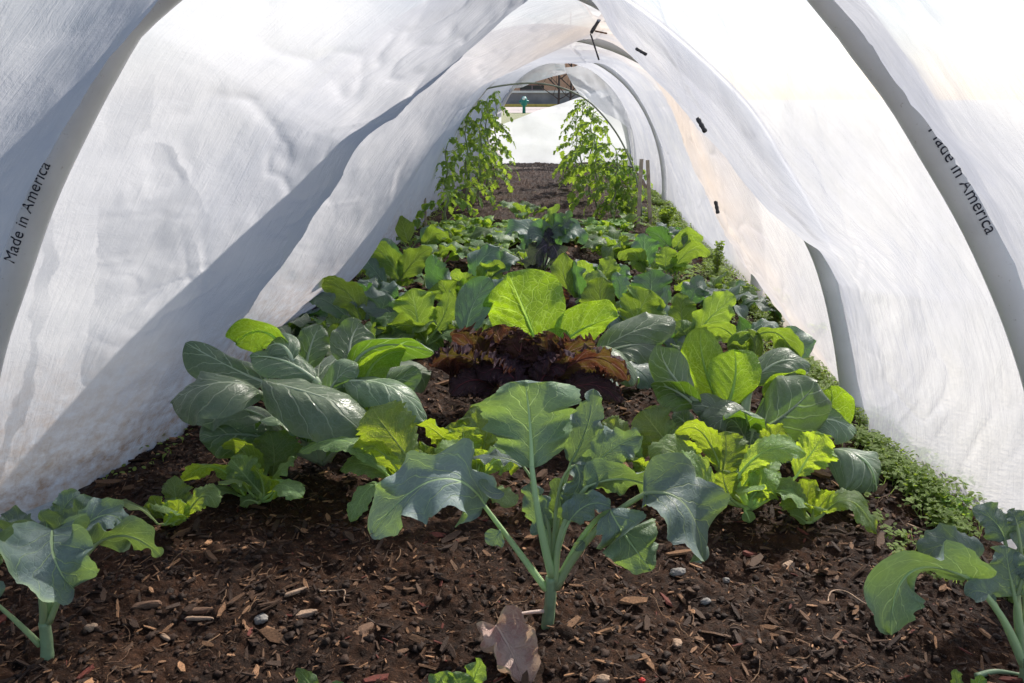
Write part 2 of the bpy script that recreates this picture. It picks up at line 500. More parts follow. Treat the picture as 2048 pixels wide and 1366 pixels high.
    g = Geo(); g.add(V, F); g.build('cap', simple_mat('white_cap', (0.75, 0.8, 0.8)), r)
    # bare trees
    bark = simple_mat('dark_bark', (0.05, 0.04, 0.035), 0.9, 0.3, 30, 0.3)
    def bare(px, py0, Y, hgt, seed, lab, lean):
        rn = random.Random(seed)
        b0 = np.array([P(px, py0, Y)[0], Y, float(terrain(Y))])
        r = empty('bare_tree', b0, lab, 'tree', 'bare trees in front of the brick building')
        path = [b0 + np.array([lean * t * hgt + 0.04 * math.sin(5 * t), 0, hgt * t]) for t in np.linspace(0, 1, 10)]
        V, F = tube(path, np.linspace(0.05, 0.012, 10), 8); g = Geo(); g.add(V, F); g.build('trunk', bark, r)
        g = Geo()
        def br(p, d, L, rad, lv):
            n = 5; pts = [p]
            for k in range(n):
                d = nrm(d + np.array([rn.uniform(-.25, .25), rn.uniform(-.2, .2), rn.uniform(-.05, .22)]))
                pts.append(pts[-1] + d * L / n)
            V, F = tube(pts, np.linspace(rad, rad * .4, n + 1), 5); g.add(V, F)
            if lv:
                for k in (1, 2, 3, 4):
                    s = rn.choice((-1, 1))
                    br(pts[k], nrm(d + np.array([s * 0.9, rn.uniform(-.4, .4), 0.3])), L * .5, rad * .5, lv - 1)
        for k in range(9):
            t = 0.12 + 0.09 * k
            i = int(t * 9)
            s = 1 if k % 2 else -1
            br(path[i], nrm([s * rn.uniform(.6, 1), rn.uniform(-.5, .5), rn.uniform(.3, .9)]), hgt * .42 * (1.1 - t), 0.022, 1)
        g.build('branches', bark, r)
    bare(1117, 200, 31, 3.2, 3, 'slim bare tree with forked dark branches, standing left of its thicker neighbour', -0.03)
    bare(1140, 200, 33, 3.6, 8, 'bare tree with a thicker straight dark trunk at the right side of the far opening', 0.0)


outside()

# ------------------------------------------------------------ soil bed
def soil_z(x, y):
    x = np.asarray(x, float); y = np.asarray(y, float)
    e = np.clip((np.abs(x - XC) - 0.50) / 0.30, 0, 1)
    z = -0.045 * e * e * (3 - 2 * e)
    z = z + 0.016 * fbm(x * 3.1, y * 3.1, 2, 5) + 0.015 * fbm(x * 13, y * 13, 3, 9)
    return z


def soil_fine(x, y):
    n = fbm(x * 42, y * 42, 4, 21, 0.6)
    r = 1 - np.abs(fbm(x * 75, y * 75, 2, 33))
    return 0.0095 * n + 0.0035 * (r - .7) + 0.0022 * fbm(x * 210, y * 210, 2, 44)


def soil():
    m = NT('dark_soil')
    p = m.pos()
    c = m.mix(m.ramp(m.noise(p, 55, 6, 0.7), 0.35, 0.7), (0.015, 0.007, 0.004), (0.066, 0.029, 0.014))
    c = m.mix(m.ramp(m.noise(p, 5, 4, 0.65), 0.42, 0.6, 0, 0.6), c, (0.012, 0.007, 0.005))
    c = m.mix(m.ramp(m.noise(p, 240, 4, 0.7), 0.58, 0.72), c, (0.15, 0.075, 0.042))
    c = m.mix(m.ramp(m.noise(p, 130, 4, 0.7, 0.6), 0.62, 0.7), c, (0.008, 0.006, 0.005))
    h = m.math('ADD', m.noise(p, 160, 6, 0.75), m.math('MULTIPLY', m.noise(p, 480, 3, 0.7), 0.6))
    mat = m.done(m.bsdf(c, m.ramp(m.noise(p, 90, 3), 0.4, 0.7, 0.6, 0.95), 0.15, m.bump(h, 0.9, 0.004)))
    ys = np.concatenate([np.geomspace(0.45, 3.0, 760), np.geomspace(3.01, 8.3, 160)])
    nx = 520
    xs = np.linspace(-0.98, 0.83, nx)
    X, Y = np.meshgrid(xs, ys, indexing='ij')
    fall = np.clip((np.maximum(XL - 0.05 - X, X - XR - 0.05)) / 0.12, 0, 1)
    Z = soil_z(X, Y) + soil_fine(X, Y) - 0.12 * fall
    Z = np.where(Y > 8.1, Z - (Y - 8.1) * 0.5, Z)
    V = np.stack([X, Y, Z], -1).reshape(-1, 3)
    tag(mesh_obj('soil_bed', V, grid_faces(nx, len(ys))[:, ::-1], mat), kind='structure')
    # behind / beneath the camera
    xs = np.linspace(-2.5, 2.5, 120); ys = np.linspace(-1.5, 0.46, 60)
    X, Y = np.meshgrid(xs, ys, indexing='ij')
    V = np.stack([X, Y, soil_z(X, Y) * (np.abs(X) < 1) + soil_fine(X, Y) - 0.01 - .12 * np.clip((np.abs(X - XC) - .8) / .3, 0, 1)], -1).reshape(-1, 3)
    tag(mesh_obj('soil_path', V, grid_faces(120, 60)[:, ::-1], mat), kind='structure')

    # crumbs, wood shreds and fibres lying on the bed
    dm = NT('mulch_bits')
    at = dm.n('ShaderNodeVertexColor', layer_name='tint')
    p = dm.pos()
    cc = dm.mix(dm.ramp(dm.noise(p, 350, 3, 0.7), 0.3, 0.7, 0, 0.6), at.outputs[0], (0.03, 0.018, 0.012))
    dmat = dm.done(dm.bsdf(cc, 0.75, 0.3, dm.bump(dm.noise(p, 500, 3), 0.5, 0.002)))
    rs = np.random.RandomState(7)
    def place(n, ymax=3.2, pw=1.0):
        t = rs.rand(n) ** pw
        y = 0.5 * (ymax / 0.5) ** t
        x = rs.uniform(XL, XR, n)
        return x, y
    # crumbs: bumpy blobs
    ico_v, ico_f = ico(1)
    g = Geo()
    n = 6000
    x, y = place(n)
    s = np.exp(rs.normal(-6.0, 0.48, n)) * (0.8 + 0.3 * y)
    s = np.clip(s, 0.0010, 0.0048)
    z = soil_z(x, y) + soil_fine(x, y) + s * 0.25
    nv = len(ico_v)
    dirs = ico_v[None] * (1 + 0.95 * (rs.rand(n, nv, 1) - .5)) * np.stack([rs.uniform(.8, 1.3, n), rs.uniform(.8, 1.3, n), rs.uniform(.55, .9, n)], 1)[:, None]
    V = dirs * s[:, None, None] + np.stack([x, y, z], 1)[:, None]
    F = (ico_f[None] + (np.arange(n) * nv)[:, None, None]).reshape(-1, 3)
    tone = rs.rand(n, 1)
    C = np.array([0.016, 0.009, 0.006]) * (1 - tone) + np.array([0.060, 0.031, 0.019]) * tone
    g.add(V.reshape(-1, 3), F, None, np.repeat(C, nv, 0))
    tag(g.build('soil_crumbs', dmat, None, True), 'dark crumbs of soil scattered over the whole bed', 'soil', kind='stuff')
    # shreds: flat irregular slivers
    g = Geo()
    n = 26000
    x, y = place(n, 3.6)
    L = np.clip(np.exp(rs.normal(-4.95, 0.62, n)), 0.002, 0.036) * (0.85 + 0.25 * y)
    Wd = L * rs.uniform(0.07, 0.36, n)
    H = Wd * rs.uniform(0.15, 0.45, n)
    yaw = rs.uniform(0, math.pi * 2, n); pit = rs.normal(0, 0.28, n); rol = rs.normal(0, 0.5, n)
    bx = np.array([[-1, -.6, -1], [-.75, 1, -1], [-1, -.3, 1], [-.8, .8, 1], [0, -1.1, -1], [0, 1.1, -1], [.1, -1, 1], [0, 1, 1], [1, -.5, -1], [.85, .7, -1], [1, -.4, 1], [.8, .6, 1]], float) * 0.5
    bf = np.array([[0, 2, 3, 1], [0, 4, 6, 2], [1, 3, 7, 5], [2, 6, 7, 3], [0, 1, 5, 4], [4, 8, 10, 6], [5, 7, 11, 9], [6, 10, 11, 7], [4, 5, 9, 8], [8, 9, 11, 10]])
    B = bx[None] * np.stack([L, Wd, H], 1)[:, None] * (1 + .3 * (rs.rand(n, 12, 1) - .5))
    def rot(B, yaw, pit, rol):
        cx, sx = np.cos(rol)[:, None], np.sin(rol)[:, None]
        Y1 = B[..., 1] * cx - B[..., 2] * sx; Z1 = B[..., 1] * sx + B[..., 2] * cx; X1 = B[..., 0]
        cp, sp = np.cos(pit)[:, None], np.sin(pit)[:, None]
        X2 = X1 * cp - Z1 * sp; Z2 = X1 * sp + Z1 * cp
        cy, sy = np.cos(yaw)[:, None], np.sin(yaw)[:, None]
        return np.stack([X2 * cy - Y1 * sy, X2 * sy + Y1 * cy, Z2], -1)
    B = rot(B, yaw, pit, rol)
    z = soil_z(x, y) + soil_fine(x, y) + H * .5 + 0.0012
    V = B + np.stack([x, y, z], 1)[:, None]
    F = (bf[None] + (np.arange(n) * 12)[:, None, None]).reshape(-1, 4)
    tone = rs.rand(n, 1) ** 3.0
    C = np.array([0.035, 0.018, 0.011]) * (1 - tone) + np.array([0.42, 0.22, 0.11]) * tone
    rd = (rs.rand(n, 1) < .03)
    C = np.where(rd, np.array([0.14, 0.03, 0.02]), C)
    g.add(V.reshape(-1, 3), F, None, np.repeat(C, 12, 0))
    tag(g.build('wood_shreds', dmat, None, False), 'reddish brown wood shreds mixed into the surface of the bed', 'mulch', kind='stuff')
    # fibres
    g = Geo()
    for k in range(420):
        x0, y0 = rs.uniform(-.75, .65), 0.55 * (2.2 / .55) ** rs.rand()
        a = rs.uniform(0, 6.28); L = rs.uniform(.012, .05); bend = rs.uniform(-2, 2)
        pts = []
        xx, yy = x0, y0
        for q in range(7):
            pts.append((xx, yy, float(soil_z(xx, yy) + soil_fine(xx, yy)) + 0.0025 + 0.004 * math.sin(q / 6 * 3.14) * rs.rand()))
            a += bend / 6; xx += math.cos(a) * L / 6; yy += math.sin(a) * L / 6
        V, F = tube(pts, rs.uniform(.0003, .0008), 4, False)
        t = rs.rand()
        g.add(V, F, None, np.array([0.10, 0.05, 0.03]) * (1 - t) + np.array([0.30, 0.18, 0.10]) * t)
    tag(g.build('root_fibres', dmat, None), 'thin curled root fibres lying on the bed', 'fibres', kind='stuff')


def ico(sub):
    t = (1 + 5 ** .5) / 2
    v = [(-1, t, 0), (1, t, 0), (-1, -t, 0), (1, -t, 0), (0, -1, t), (0, 1, t), (0, -1, -t), (0, 1, -t), (t, 0, -1), (t, 0, 1), (-t, 0, -1), (-t, 0, 1)]
    v = [np.array(q) / np.linalg.norm(q) for q in v]
    f = [(0, 11, 5), (0, 5, 1), (0, 1, 7), (0, 7, 10), (0, 10, 11), (1, 5, 9), (5, 11, 4), (11, 10, 2), (10, 7, 6), (7, 1, 8), (3, 9, 4), (3, 4, 2), (3, 2, 6), (3, 6, 8), (3, 8, 9), (4, 9, 5), (2, 4, 11), (6, 2, 10), (8, 6, 7), (9, 8, 1)]
    for _ in range(sub):
        c = {}; nf = []
        def mid(a, b):
            k = (min(a, b), max(a, b))
            if k not in c:
                m = v[a] + v[b]; v.append(m / np.linalg.norm(m)); c[k] = len(v) - 1
            return c[k]
        for a, b, d in f:
            x, y, z = mid(a, b), mid(b, d), mid(d, a)
            nf += [(a, x, z), (b, y, x), (d, z, y), (x, y, z)]
        f = nf
    return np.array(v), np.array(f)


soil()


def on_soil(px, py):
    p = G(px, py, 0)
    for _ in range(3):
        p = G(px, py, float(soil_z(p[0], p[1])))
    return p


# ------------------------------------------------------------ hoops of pipe
def ellipse(Y, zt=0.88, hw=0.71, xc=XC, n=48, p=2.0):
    a = np.linspace(math.pi, 0, n)
    return np.stack([xc + hw * np.cos(a), np.full(n, Y), zt * np.abs(np.sin(a)) ** (2 / p)], 1)


def pipe_mat():
    m = NT('grey_white_pvc')
    p = m.pos()
    c = m.mix(m.ramp(m.noise(p, 14, 4), 0.35, 0.7), (0.66, 0.65, 0.65), (0.76, 0.75, 0.75))
    c = m.mix(m.ramp(m.noise(p, 160, 3, 0.7), 0.66, 0.74, 0, 0.5), c, (0.3, 0.25, 0.2))
    return m.done(m.bsdf(c, 0.38, 0.45))


M['pvc'] = pipe_mat()
PR = 0.021
h1 = [P(px, py, 1.0) for px, py in ((-66, 1080), (-62, 960), (-48, 830), (-20, 690), (22, 560), (76, 400), (137, 264), (213, 118), (290, 12))]
h1 += [np.array([-0.30, 1.0, 0.845]), np.array([XC, 1.0, 0.94]), np.array([0.15, 1.0, 0.85])]
h1 += [P(px, py, 1.0) for px, py in ((1668, 2), (1740, 96), (1810, 190), (1876, 300), (1945, 420), (1998, 530), (2050, 660), (2090, 800), (2102, 950), (2104, 1090))]
h2l = [(-0.77, 0.0), (-0.765, 0.1), (-0.745, 0.22), (-0.70, 0.36), (-0.59, 0.50), (-0.44, 0.64), (-0.27, 0.75), (-0.07, 0.81), (0.09, 0.76)]
h2 = [np.array([x, 1.58, z]) for x, z in h2l]
h2 += [P(px, py, 1.58) for px, py in ((1455, 200), (1555, 345), (1632, 480), (1666, 575), (1688, 680), (1702, 780), (1712, 870))]
h2 = [q if q[2] > -0.05 else np.array([q[0], q[1], -0.05]) for q in h2]
HO = [('H', catmull(h1, 90)), ('H', catmull(h2, 90)), ('H', ellipse(2.6, 0.80, 0.71)), ('H', ellipse(5.2, 0.88, 0.70)), ('H', ellipse(8.05, 0.97, 0.70))]
hoop_labels = ['nearest grey pipe hoop with Made in America printed on both legs', 'second pipe hoop from the front, bare leg showing right of the bed',
               'third pipe hoop, hidden behind the sagging sheet', 'fourth pipe hoop, showing as a dark curve right of the tomatoes',
               'last pipe hoop carrying the end wall of the tunnel']
def cap_path(path):
    return path
for k, (_, path) in enumerate(HO):
    r = empty('pipe_hoop', (XC, path[0][1], 0), hoop_labels[k], 'pipe hoop', 'pipe hoops carrying the plastic tunnel')
    q = path.copy(); q = np.vstack([q[0] - [0, 0, 0.1], q, q[-1] - [0, 0, 0.1]])
    V, F = tube(q, PR if k < 3 else 0.016, 20)
    g = Geo(); g.add(V, F); g.build('pipe', M['pvc'], r)
    if k == 0: HOOP1 = r


def wrap_text(txt, path, i0, size, ang0, rad, flip, parent, space=1.0):
    """printed text laid round the pipe: x runs along the path from arc position i0, y round the tube"""
    cu = bpy.data.curves.new('t', 'FONT'); cu.body = txt; cu.size = size; cu.space_character = space
    cu.resolution_u = 4
    to = bpy.data.objects.new('t', cu); COL.objects.link(to)
    dg = bpy.context.evaluated_depsgraph_get()
    me = bpy.data.meshes.new_from_object(to.evaluated_get(dg))
    V = np.zeros(len(me.vertices) * 3); me.vertices.foreach_get('co', V); V = V.reshape(-1, 3)
    me.calc_loop_triangles()
    polys = [tuple(t.vertices) for t in me.loop_triangles]
    bpy.data.objects.remove(to)
    s = np.concatenate([[0], np.cumsum(np.linalg.norm(np.diff(path, axis=0), axis=1))])
    pos = i0 + V[:, 0] * (-1 if flip else 1)
    C = np.stack([np.interp(pos, s, path[:, k]) for k in range(3)], 1)
    T = nrm(np.gradient(path, axis=0))
    TT = nrm(np.stack([np.interp(pos, s, T[:, k]) for k in range(3)], 1))
    face = nrm(CAMP - C)                                  # the print was made on the inner face of the pipe
    face = nrm(face - TT * np.sum(face * TT, 1, keepdims=True))
    sidev = np.cross(face, TT) * (-1 if flip else 1)
    a = ang0 + V[:, 1] / rad
    Q = C + rad * (np.cos(a)[:, None] * face + np.sin(a)[:, None] * sidev)
    nm = bpy.data.meshes.new('printed_text'); nm.from_pydata((Q - np.array(parent.location)).tolist(), [], polys)
    nm.materials.append(M['ink'])
    o = bpy.data.objects.new('printed_text', nm); COL.objects.link(o); o.parent = parent
    return o


def arc_at(path, px, py):
    s = np.concatenate([[0], np.cumsum(np.linalg.norm(np.diff(path, axis=0), axis=1))])
    p = P(px, py, path[0][1])
    return s[np.argmin(np.linalg.norm(path - p, axis=1))]


pth = HO[0][1]
wrap_text('Made in America', pth, arc_at(pth, 48, 532), 0.0215, 0.10, PR + 0.0007, False, HOOP1, 1.02)
wrap_text('PVC 1120 SCH 40 ASTM', pth, arc_at(pth, -30, 790), 0.0085, 0.55, PR + 0.0007, False, HOOP1)
wrap_text('Made in America', pth, arc_at(pth, 1850, 250), 0.0215, 0.05, PR + 0.0007, False, HOOP1, 1.02)

# thin wire hoop inside the tunnel, round the front tomatoes
wp = [P(px, py, 4.0) for px, py in ((800, 440), (815, 350), (870, 245), (930, 195), (975, 177), (1030, 168), (1080, 167), (1130, 178), (1180, 205), (1230, 262), (1262, 325), (1280, 390), (1284, 455))]
V, F = tube(catmull(wp, 80), 0.0042, 8)
g = Geo(); g.add(V, F)
tag(g.build('wire_hoop', M['wire'], None), 'thin green and tan wire hoop arching over the tomato rows', 'wire hoop')

# ------------------------------------------------------------ plastic sheet
def film_mat(name, warm=0.0, trn=0.16, dirt_and_lift=True):
    m = NT(name)
    uv = m.n('ShaderNodeUVMap').outputs[0]
    p = m.pos()
    st = m.noise(m.scalevec(uv, (10.0, 110.0, 1)), 1.0, 4, 0.6, 0.6)
    mpd = m.n('ShaderNodeMapping'); m.l(uv, mpd.inputs[0]); mpd.inputs['Rotation'].default_value = (0, 0, 0.45); mpd.inputs['Scale'].default_value = (9, 90, 1)
    st2 = m.noise(mpd.outputs[0], 1.0, 4, 0.65, 1.2)
    cr = m.noise(uv, 26.0, 6, 0.75, 0.5)
    h = m.math('ADD', m.math('MULTIPLY', st, 0.32), m.math('ADD', m.math('MULTIPLY', st2, 0.04), m.math('MULTIPLY', cr, 0.45)))
    nb = m.bump(h, 0.55, 0.005)
    col = m.mix(m.ramp(m.noise(uv, 5.0, 5, 0.6), 0.35, 0.7), (0.36, 0.37, 0.42), (0.48, 0.48, 0.50))
    col = m.mix(m.ramp(st2, 0.42, 0.62, 0, 0.5), col, (0.31, 0.32, 0.355))
    spw = m.n('ShaderNodeSeparateXYZ'); m.l(p, spw.inputs[0])
    wy = m.math('MULTIPLY', m.ramp(spw.outputs[1], 1.62, 1.9), m.ramp(spw.outputs[1], 3.1, 2.6))
    wy = m.math('MULTIPLY', wy, m.ramp(m.noise(p, 3.0, 3), 0.35, 0.6, 0.25, 0.75))
    col = m.mix(wy, col, (0.60, 0.50, 0.42))                      # older, yellowed length of film
    if dirt_and_lift: col = m.mix(m.ramp(spw.outputs[0], 0.02, -0.28, 0, .75), col, m.mix(m.ramp(m.noise(uv, 4.0, 5, 0.65), 0.3, 0.7), (0.54, 0.545, 0.585), (0.69, 0.68, 0.69)))  # left side coloured lighter to make up for the light it lacks
    if name.startswith('end'): col = m.mix(0.8, col, (0.60, 0.62, 0.66))
    if warm: col = m.mix(warm, col, (0.95, 0.84, 0.72))
    if dirt_and_lift:
        sp = m.n('ShaderNodeSeparateXYZ'); m.l(p, sp.inputs[0])
        low = m.math('MULTIPLY', m.ramp(sp.outputs[2], 0.26, 0.0), m.ramp(sp.outputs[0], 0.2, -0.2, 0.04, 1))
        dn = m.ramp(m.noise(m.scalevec(p, (1, 1, 1.2)), 40, 6, 0.75), 0.36, 0.66)
        dd = m.math('MULTIPLY', m.math('MULTIPLY', low, dn), 0.95, clamp=True)
        col = m.mix(dd, col, (0.34, 0.22, 0.14))
    pr = m.bsdf(col, 0.30, 0.5, nb)
    tl = m.n('ShaderNodeBsdfTranslucent'); m.put(tl.inputs[0], col); m.l(nb, tl.inputs[1])
    rf = m.n('ShaderNodeBsdfRefraction'); m.put(rf.inputs[0], (0.6, 0.6, 0.61)); rf.inputs['Roughness'].default_value = 0.55; rf.inputs['IOR'].default_value = 1.12; m.l(nb, rf.inputs['Normal'])
    tp = m.n('ShaderNodeBsdfTransparent'); m.put(tp.inputs[0], (1, 1, 1))
    a = m.mixs(0.14, tl.outputs[0], pr)
    a = m.mixs(0.22, a, rf.outputs[0])
    lw = m.n('ShaderNodeLayerWeight'); lw.inputs['Blend'].default_value = 0.5
    fc = m.math('POWER', m.math('SUBTRACT', 1.0, lw.outputs['Facing'], clamp=True), 1.25)      # thicker when seen aslant
    tf = m.math('MULTIPLY', fc, m.ramp(m.noise(uv, 9.0, 4, 0.6), 0.3, 0.7, trn * 0.8, trn * 1.2))
    if dirt_and_lift:
        tf = m.math('MULTIPLY', tf, m.math('SUBTRACT', 1.0, dd))
        tf = m.math('MULTIPLY', tf, m.ramp(sp.outputs[0], -0.28, 0.02, 0.10, 1.0))      # the left side of the sheet is made milkier to hide the horizon
    return m.done(m.mixs(tf, a, tp.outputs[0]))


M['film'] = film_mat('milky_plastic_film', 0.0, 0.68)
M['film_end'] = film_mat('end_wall_film', 0.0, 0.15, False)
M['film_flap'] = film_mat('outer_plastic_flap', 0.1, 2.4, False)  # for the added patches that shade the left wall


def half_split(path, n):
    """left base -> apex -> right base, n points for each half"""
    k = int(np.argmax(path[:, 2]))
    a = resample(path[:k + 1], n); b = resample(path[k:], n)
    return np.vstack([a, b[1:]])


def outset(path, d):
    T = nrm(np.gradient(path, axis=0))
    N = nrm(np.stack([-T[:, 2], np.zeros(len(T)), T[:, 0]], 1))
    return path + N * d


def pxpath(lst, Y):
    return catmull([P(a, b, Y if len(r) == 0 else r[0]) for a, b, *r in lst], 100)


NH = 210
def base_fix(p, xl=XL, xr=XR):
    p = p.copy()
    p[0, 2] = -0.045; p[-1, 2] = -0.045
    return p

T01 = pxpath([(-330, 1250), (-230, 900), (-90, 600), (8, 452), (75, 348), (152, 226), (228, 108), (300, 0), (480, -230), (800, -460), (1000, -520), (1300, -420), (1520, -190), (1662, 0), (1728, 66), (1782, 140), (1822, 215), (1905, 350), (1988, 470), (2052, 600), (2150, 820), (2260, 1250)], 0.72)
T12 = pxpath([(352, 858), (395, 780), (440, 702), (490, 622), (560, 530), (605, 455), (655, 375), (700, 290), (765, 235), (850, 160), (940, 80), (1020, 0), (1095, -62), (1165, -62), (1210, 0), (1240, 55), (1278, 100), (1400, 240), (1520, 388), (1640, 503), (1672, 600), (1704, 715), (1716, 780), (1726, 860)], 1.38)
T23 = pxpath([(576, 658), (650, 600), (718, 545), (768, 465), (828, 350), (884, 265), (948, 184), (1030, 138), (1110, 102), (1190, 72), (1248, 84), (1300, 124), (1348, 215), (1378, 300), (1415, 382), (1462, 470), (1525, 565), (1590, 658)], 2.1)
T34 = pxpath([(800, 478), (825, 430), (850, 370), (880, 290), (930, 215), (985, 160), (1060, 130), (1140, 126), (1205, 127), (1252, 146), (1302, 202), (1345, 310), (1385, 410), (1412, 478)], 3.6)
def sagprof(Y, hw, zt, p=1.7): return ellipse(Y, zt, hw, XC, 100, p)
ST = [outset(ellipse(0.32, 0.88, 0.74), 0.022), T01, outset(HO[0][1], PR + 0.004), T12, outset(HO[1][1], PR + 0.004), T23, outset(HO[2][1], PR + .004), T34,
      outset(HO[3][1], PR + .004), sagprof(6.4, 0.70, 0.88), outset(HO[4][1], PR + .004)]
_r = (T01[:, 0] > XC).astype(float)
_o = 0.050 - (0.012 + 0.005 * _r) * np.clip((T01[:, 2] - 0.50) / 0.18, 0, 1)
T01[:] = T01 + (outset(T01, 1.0) - T01) * _o[:, None]
_k = (np.clip((0.37 - T12[:, 2]) / 0.10, 0, 1) * (T12[:, 0] > 0))[:, None]
T12[:] = T12 * (1 - _k) + outset(T12, 0.052) * _k
ST = [base_fix(half_split(s, NH)) for s in ST]


def film():
    rows = []; w = []
    cnts = [60, 200, 160, 150, 100]
    for k in range(5):
        A, T, B = ST[2 * k], ST[2 * k + 1], ST[2 * k + 2]
        m = cnts[k]
        for i in range(m + (1 if k == 4 else 0)):
            t = i / m
            q = A * (1 - t) * (1 - 2 * t) + T * 4 * t * (1 - t) + B * t * (2 * t - 1)
            rows.append(q); w.append(4 * t * (1 - t))
    R = np.array(rows); w = np.array(w)                        # rows, pts, 3
    s = np.concatenate([np.zeros((len(R), 1)), np.cumsum(np.linalg.norm(np.diff(R, axis=1), axis=2), axis=1)], 1)
    yy = R[..., 1]
    # normals pointing inward
    dU = np.gradient(R, axis=1); dV = np.gradient(R, axis=0)
    N = nrm(np.cross(dU, dV))
    inward = nrm(np.stack([XC - R[..., 0], 0 * yy, 0.3 - R[..., 2]], -1))
    sg = np.sign(np.sum(N * inward, -1, keepdims=True)); N = N * sg
    sz = R[..., 2]
    ww = np.clip(w * 1.6, 0, 1)[:, None]
    half = np.abs(np.linspace(-1, 1, R.shape[1]))[None, :]     # 1 at the bases
    gather = np.clip(half, 0, 1) ** 2
    side = np.sign(np.linspace(-1, 1, R.shape[1]))[None, :] * 7.0
    disp = 0.011 * fbm(yy * 6 + s * 1.3 + side, s * 1.6, 2, 3) * (0.4 + 0.9 * gather)
    disp += 0.006 * fbm(yy * 3.5 - s * 4 + side, s * 5 + yy * 2, 3, 11)
    cr = 1 - np.abs(fbm(yy * 9 + s * 5 + side, s * 7 - yy * 4, 3, 31)) * 2.2
    msk = np.clip(fbm(yy * 2.1 + side, s * 2.1, 2, 77) + 0.25, 0, 1)
    disp += 0.008 * np.clip(cr, 0, 1) ** 4 * msk
    disp += 0.0022 * fbm(yy * 38, s * 22 + side, 3, 51)
    rc = np.random.RandomState(12)
    lvl = np.concatenate([[0], np.cumsum(np.linalg.norm(np.diff(R[:, R.shape[1] // 2], axis=0), axis=1))])[:, None] + 0 * s
    for q in range(150):                                           # sharp creases and handling marks
        c0 = rc.uniform(0.3, 4.0); s0 = rc.uniform(.05, 2.3); a = rc.choice([rc.normal(1.2, .3), rc.normal(.3, .3), rc.normal(-.8, .4)]); Lh = rc.uniform(.03, .22)
        du, dv = lvl - c0, s - s0
        al = du * math.cos(a) + dv * math.sin(a); ac = -du * math.sin(a) + dv * math.cos(a) + .25 * al * al * rc.normal(0, 2) 
        k = np.exp(-(ac / .006) ** 2) * np.clip(1 - (al / Lh) ** 2, 0, 1)
        st_ = np.tanh(ac / .012) * np.exp(-(ac / .05) ** 2) * np.clip(1 - (al / Lh) ** 2, 0, 1)
        disp += rc.choice([-1, 1]) * rc.uniform(.0012, .003) * k + rc.normal(0, .0008) * st_
    far = np.clip((yy - 2.0) / 3, 0, 1)
    disp *= (1 - 0.45 * far) * np.where(side < 0, .62, 1.0)
    edge = np.clip((1 - half) * 14, 0, 1)
    R2 = R + N * (disp * ww * (0.25 + 0.75 * edge))[..., None]
    nr, nc = R.shape[:2]
    lv = np.concatenate([[0], np.cumsum(np.linalg.norm(np.diff(R[:, nc // 2], axis=0), axis=1))])
    UVc = np.stack([s / 1.0, np.broadcast_to(lv[:, None], s.shape)], -1).reshape(-1, 2)
    o = mesh_obj('plastic_cover', R2.reshape(-1, 3), grid_faces(nr, nc), M['film'], None, UVc)
    tag(o, 'milky translucent plastic sheet stretched and sagging over the pipe hoops', 'plastic sheet')
    # film patches added outside the left wall, outlined to shade it
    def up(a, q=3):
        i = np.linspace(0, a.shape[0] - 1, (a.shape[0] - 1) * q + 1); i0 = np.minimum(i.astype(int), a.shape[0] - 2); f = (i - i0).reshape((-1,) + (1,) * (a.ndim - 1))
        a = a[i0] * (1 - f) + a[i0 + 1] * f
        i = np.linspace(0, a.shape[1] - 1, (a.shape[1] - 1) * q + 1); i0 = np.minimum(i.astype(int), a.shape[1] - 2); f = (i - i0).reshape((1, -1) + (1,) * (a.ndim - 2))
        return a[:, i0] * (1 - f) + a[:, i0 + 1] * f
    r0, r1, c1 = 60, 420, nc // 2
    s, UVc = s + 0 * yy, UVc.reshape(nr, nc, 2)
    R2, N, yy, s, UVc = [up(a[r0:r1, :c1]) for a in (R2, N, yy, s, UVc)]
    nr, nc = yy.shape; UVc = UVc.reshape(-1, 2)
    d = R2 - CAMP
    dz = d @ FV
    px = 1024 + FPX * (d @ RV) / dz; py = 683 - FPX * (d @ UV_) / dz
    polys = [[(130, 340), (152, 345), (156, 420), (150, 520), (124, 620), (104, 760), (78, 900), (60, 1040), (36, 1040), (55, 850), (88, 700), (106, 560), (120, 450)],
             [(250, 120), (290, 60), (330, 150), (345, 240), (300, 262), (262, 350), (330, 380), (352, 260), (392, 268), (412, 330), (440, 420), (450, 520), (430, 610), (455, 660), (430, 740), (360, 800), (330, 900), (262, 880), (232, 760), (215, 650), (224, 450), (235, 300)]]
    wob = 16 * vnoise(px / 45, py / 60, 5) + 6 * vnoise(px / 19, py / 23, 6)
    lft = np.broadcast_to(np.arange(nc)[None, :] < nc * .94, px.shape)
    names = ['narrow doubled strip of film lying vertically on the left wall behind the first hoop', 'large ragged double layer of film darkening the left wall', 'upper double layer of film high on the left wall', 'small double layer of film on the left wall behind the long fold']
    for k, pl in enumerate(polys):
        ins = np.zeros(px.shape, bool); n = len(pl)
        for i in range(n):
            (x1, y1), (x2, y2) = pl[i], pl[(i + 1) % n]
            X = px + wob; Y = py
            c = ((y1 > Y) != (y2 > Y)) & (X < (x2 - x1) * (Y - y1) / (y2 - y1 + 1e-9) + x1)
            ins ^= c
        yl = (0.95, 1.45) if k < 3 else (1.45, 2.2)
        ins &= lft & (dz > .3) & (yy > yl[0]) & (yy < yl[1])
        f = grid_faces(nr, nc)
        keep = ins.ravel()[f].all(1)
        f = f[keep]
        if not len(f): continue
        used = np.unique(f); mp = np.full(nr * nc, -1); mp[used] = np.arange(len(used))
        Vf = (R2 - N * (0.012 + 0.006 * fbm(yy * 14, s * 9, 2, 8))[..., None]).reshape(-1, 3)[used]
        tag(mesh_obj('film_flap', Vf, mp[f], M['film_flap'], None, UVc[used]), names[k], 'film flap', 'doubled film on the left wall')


film()


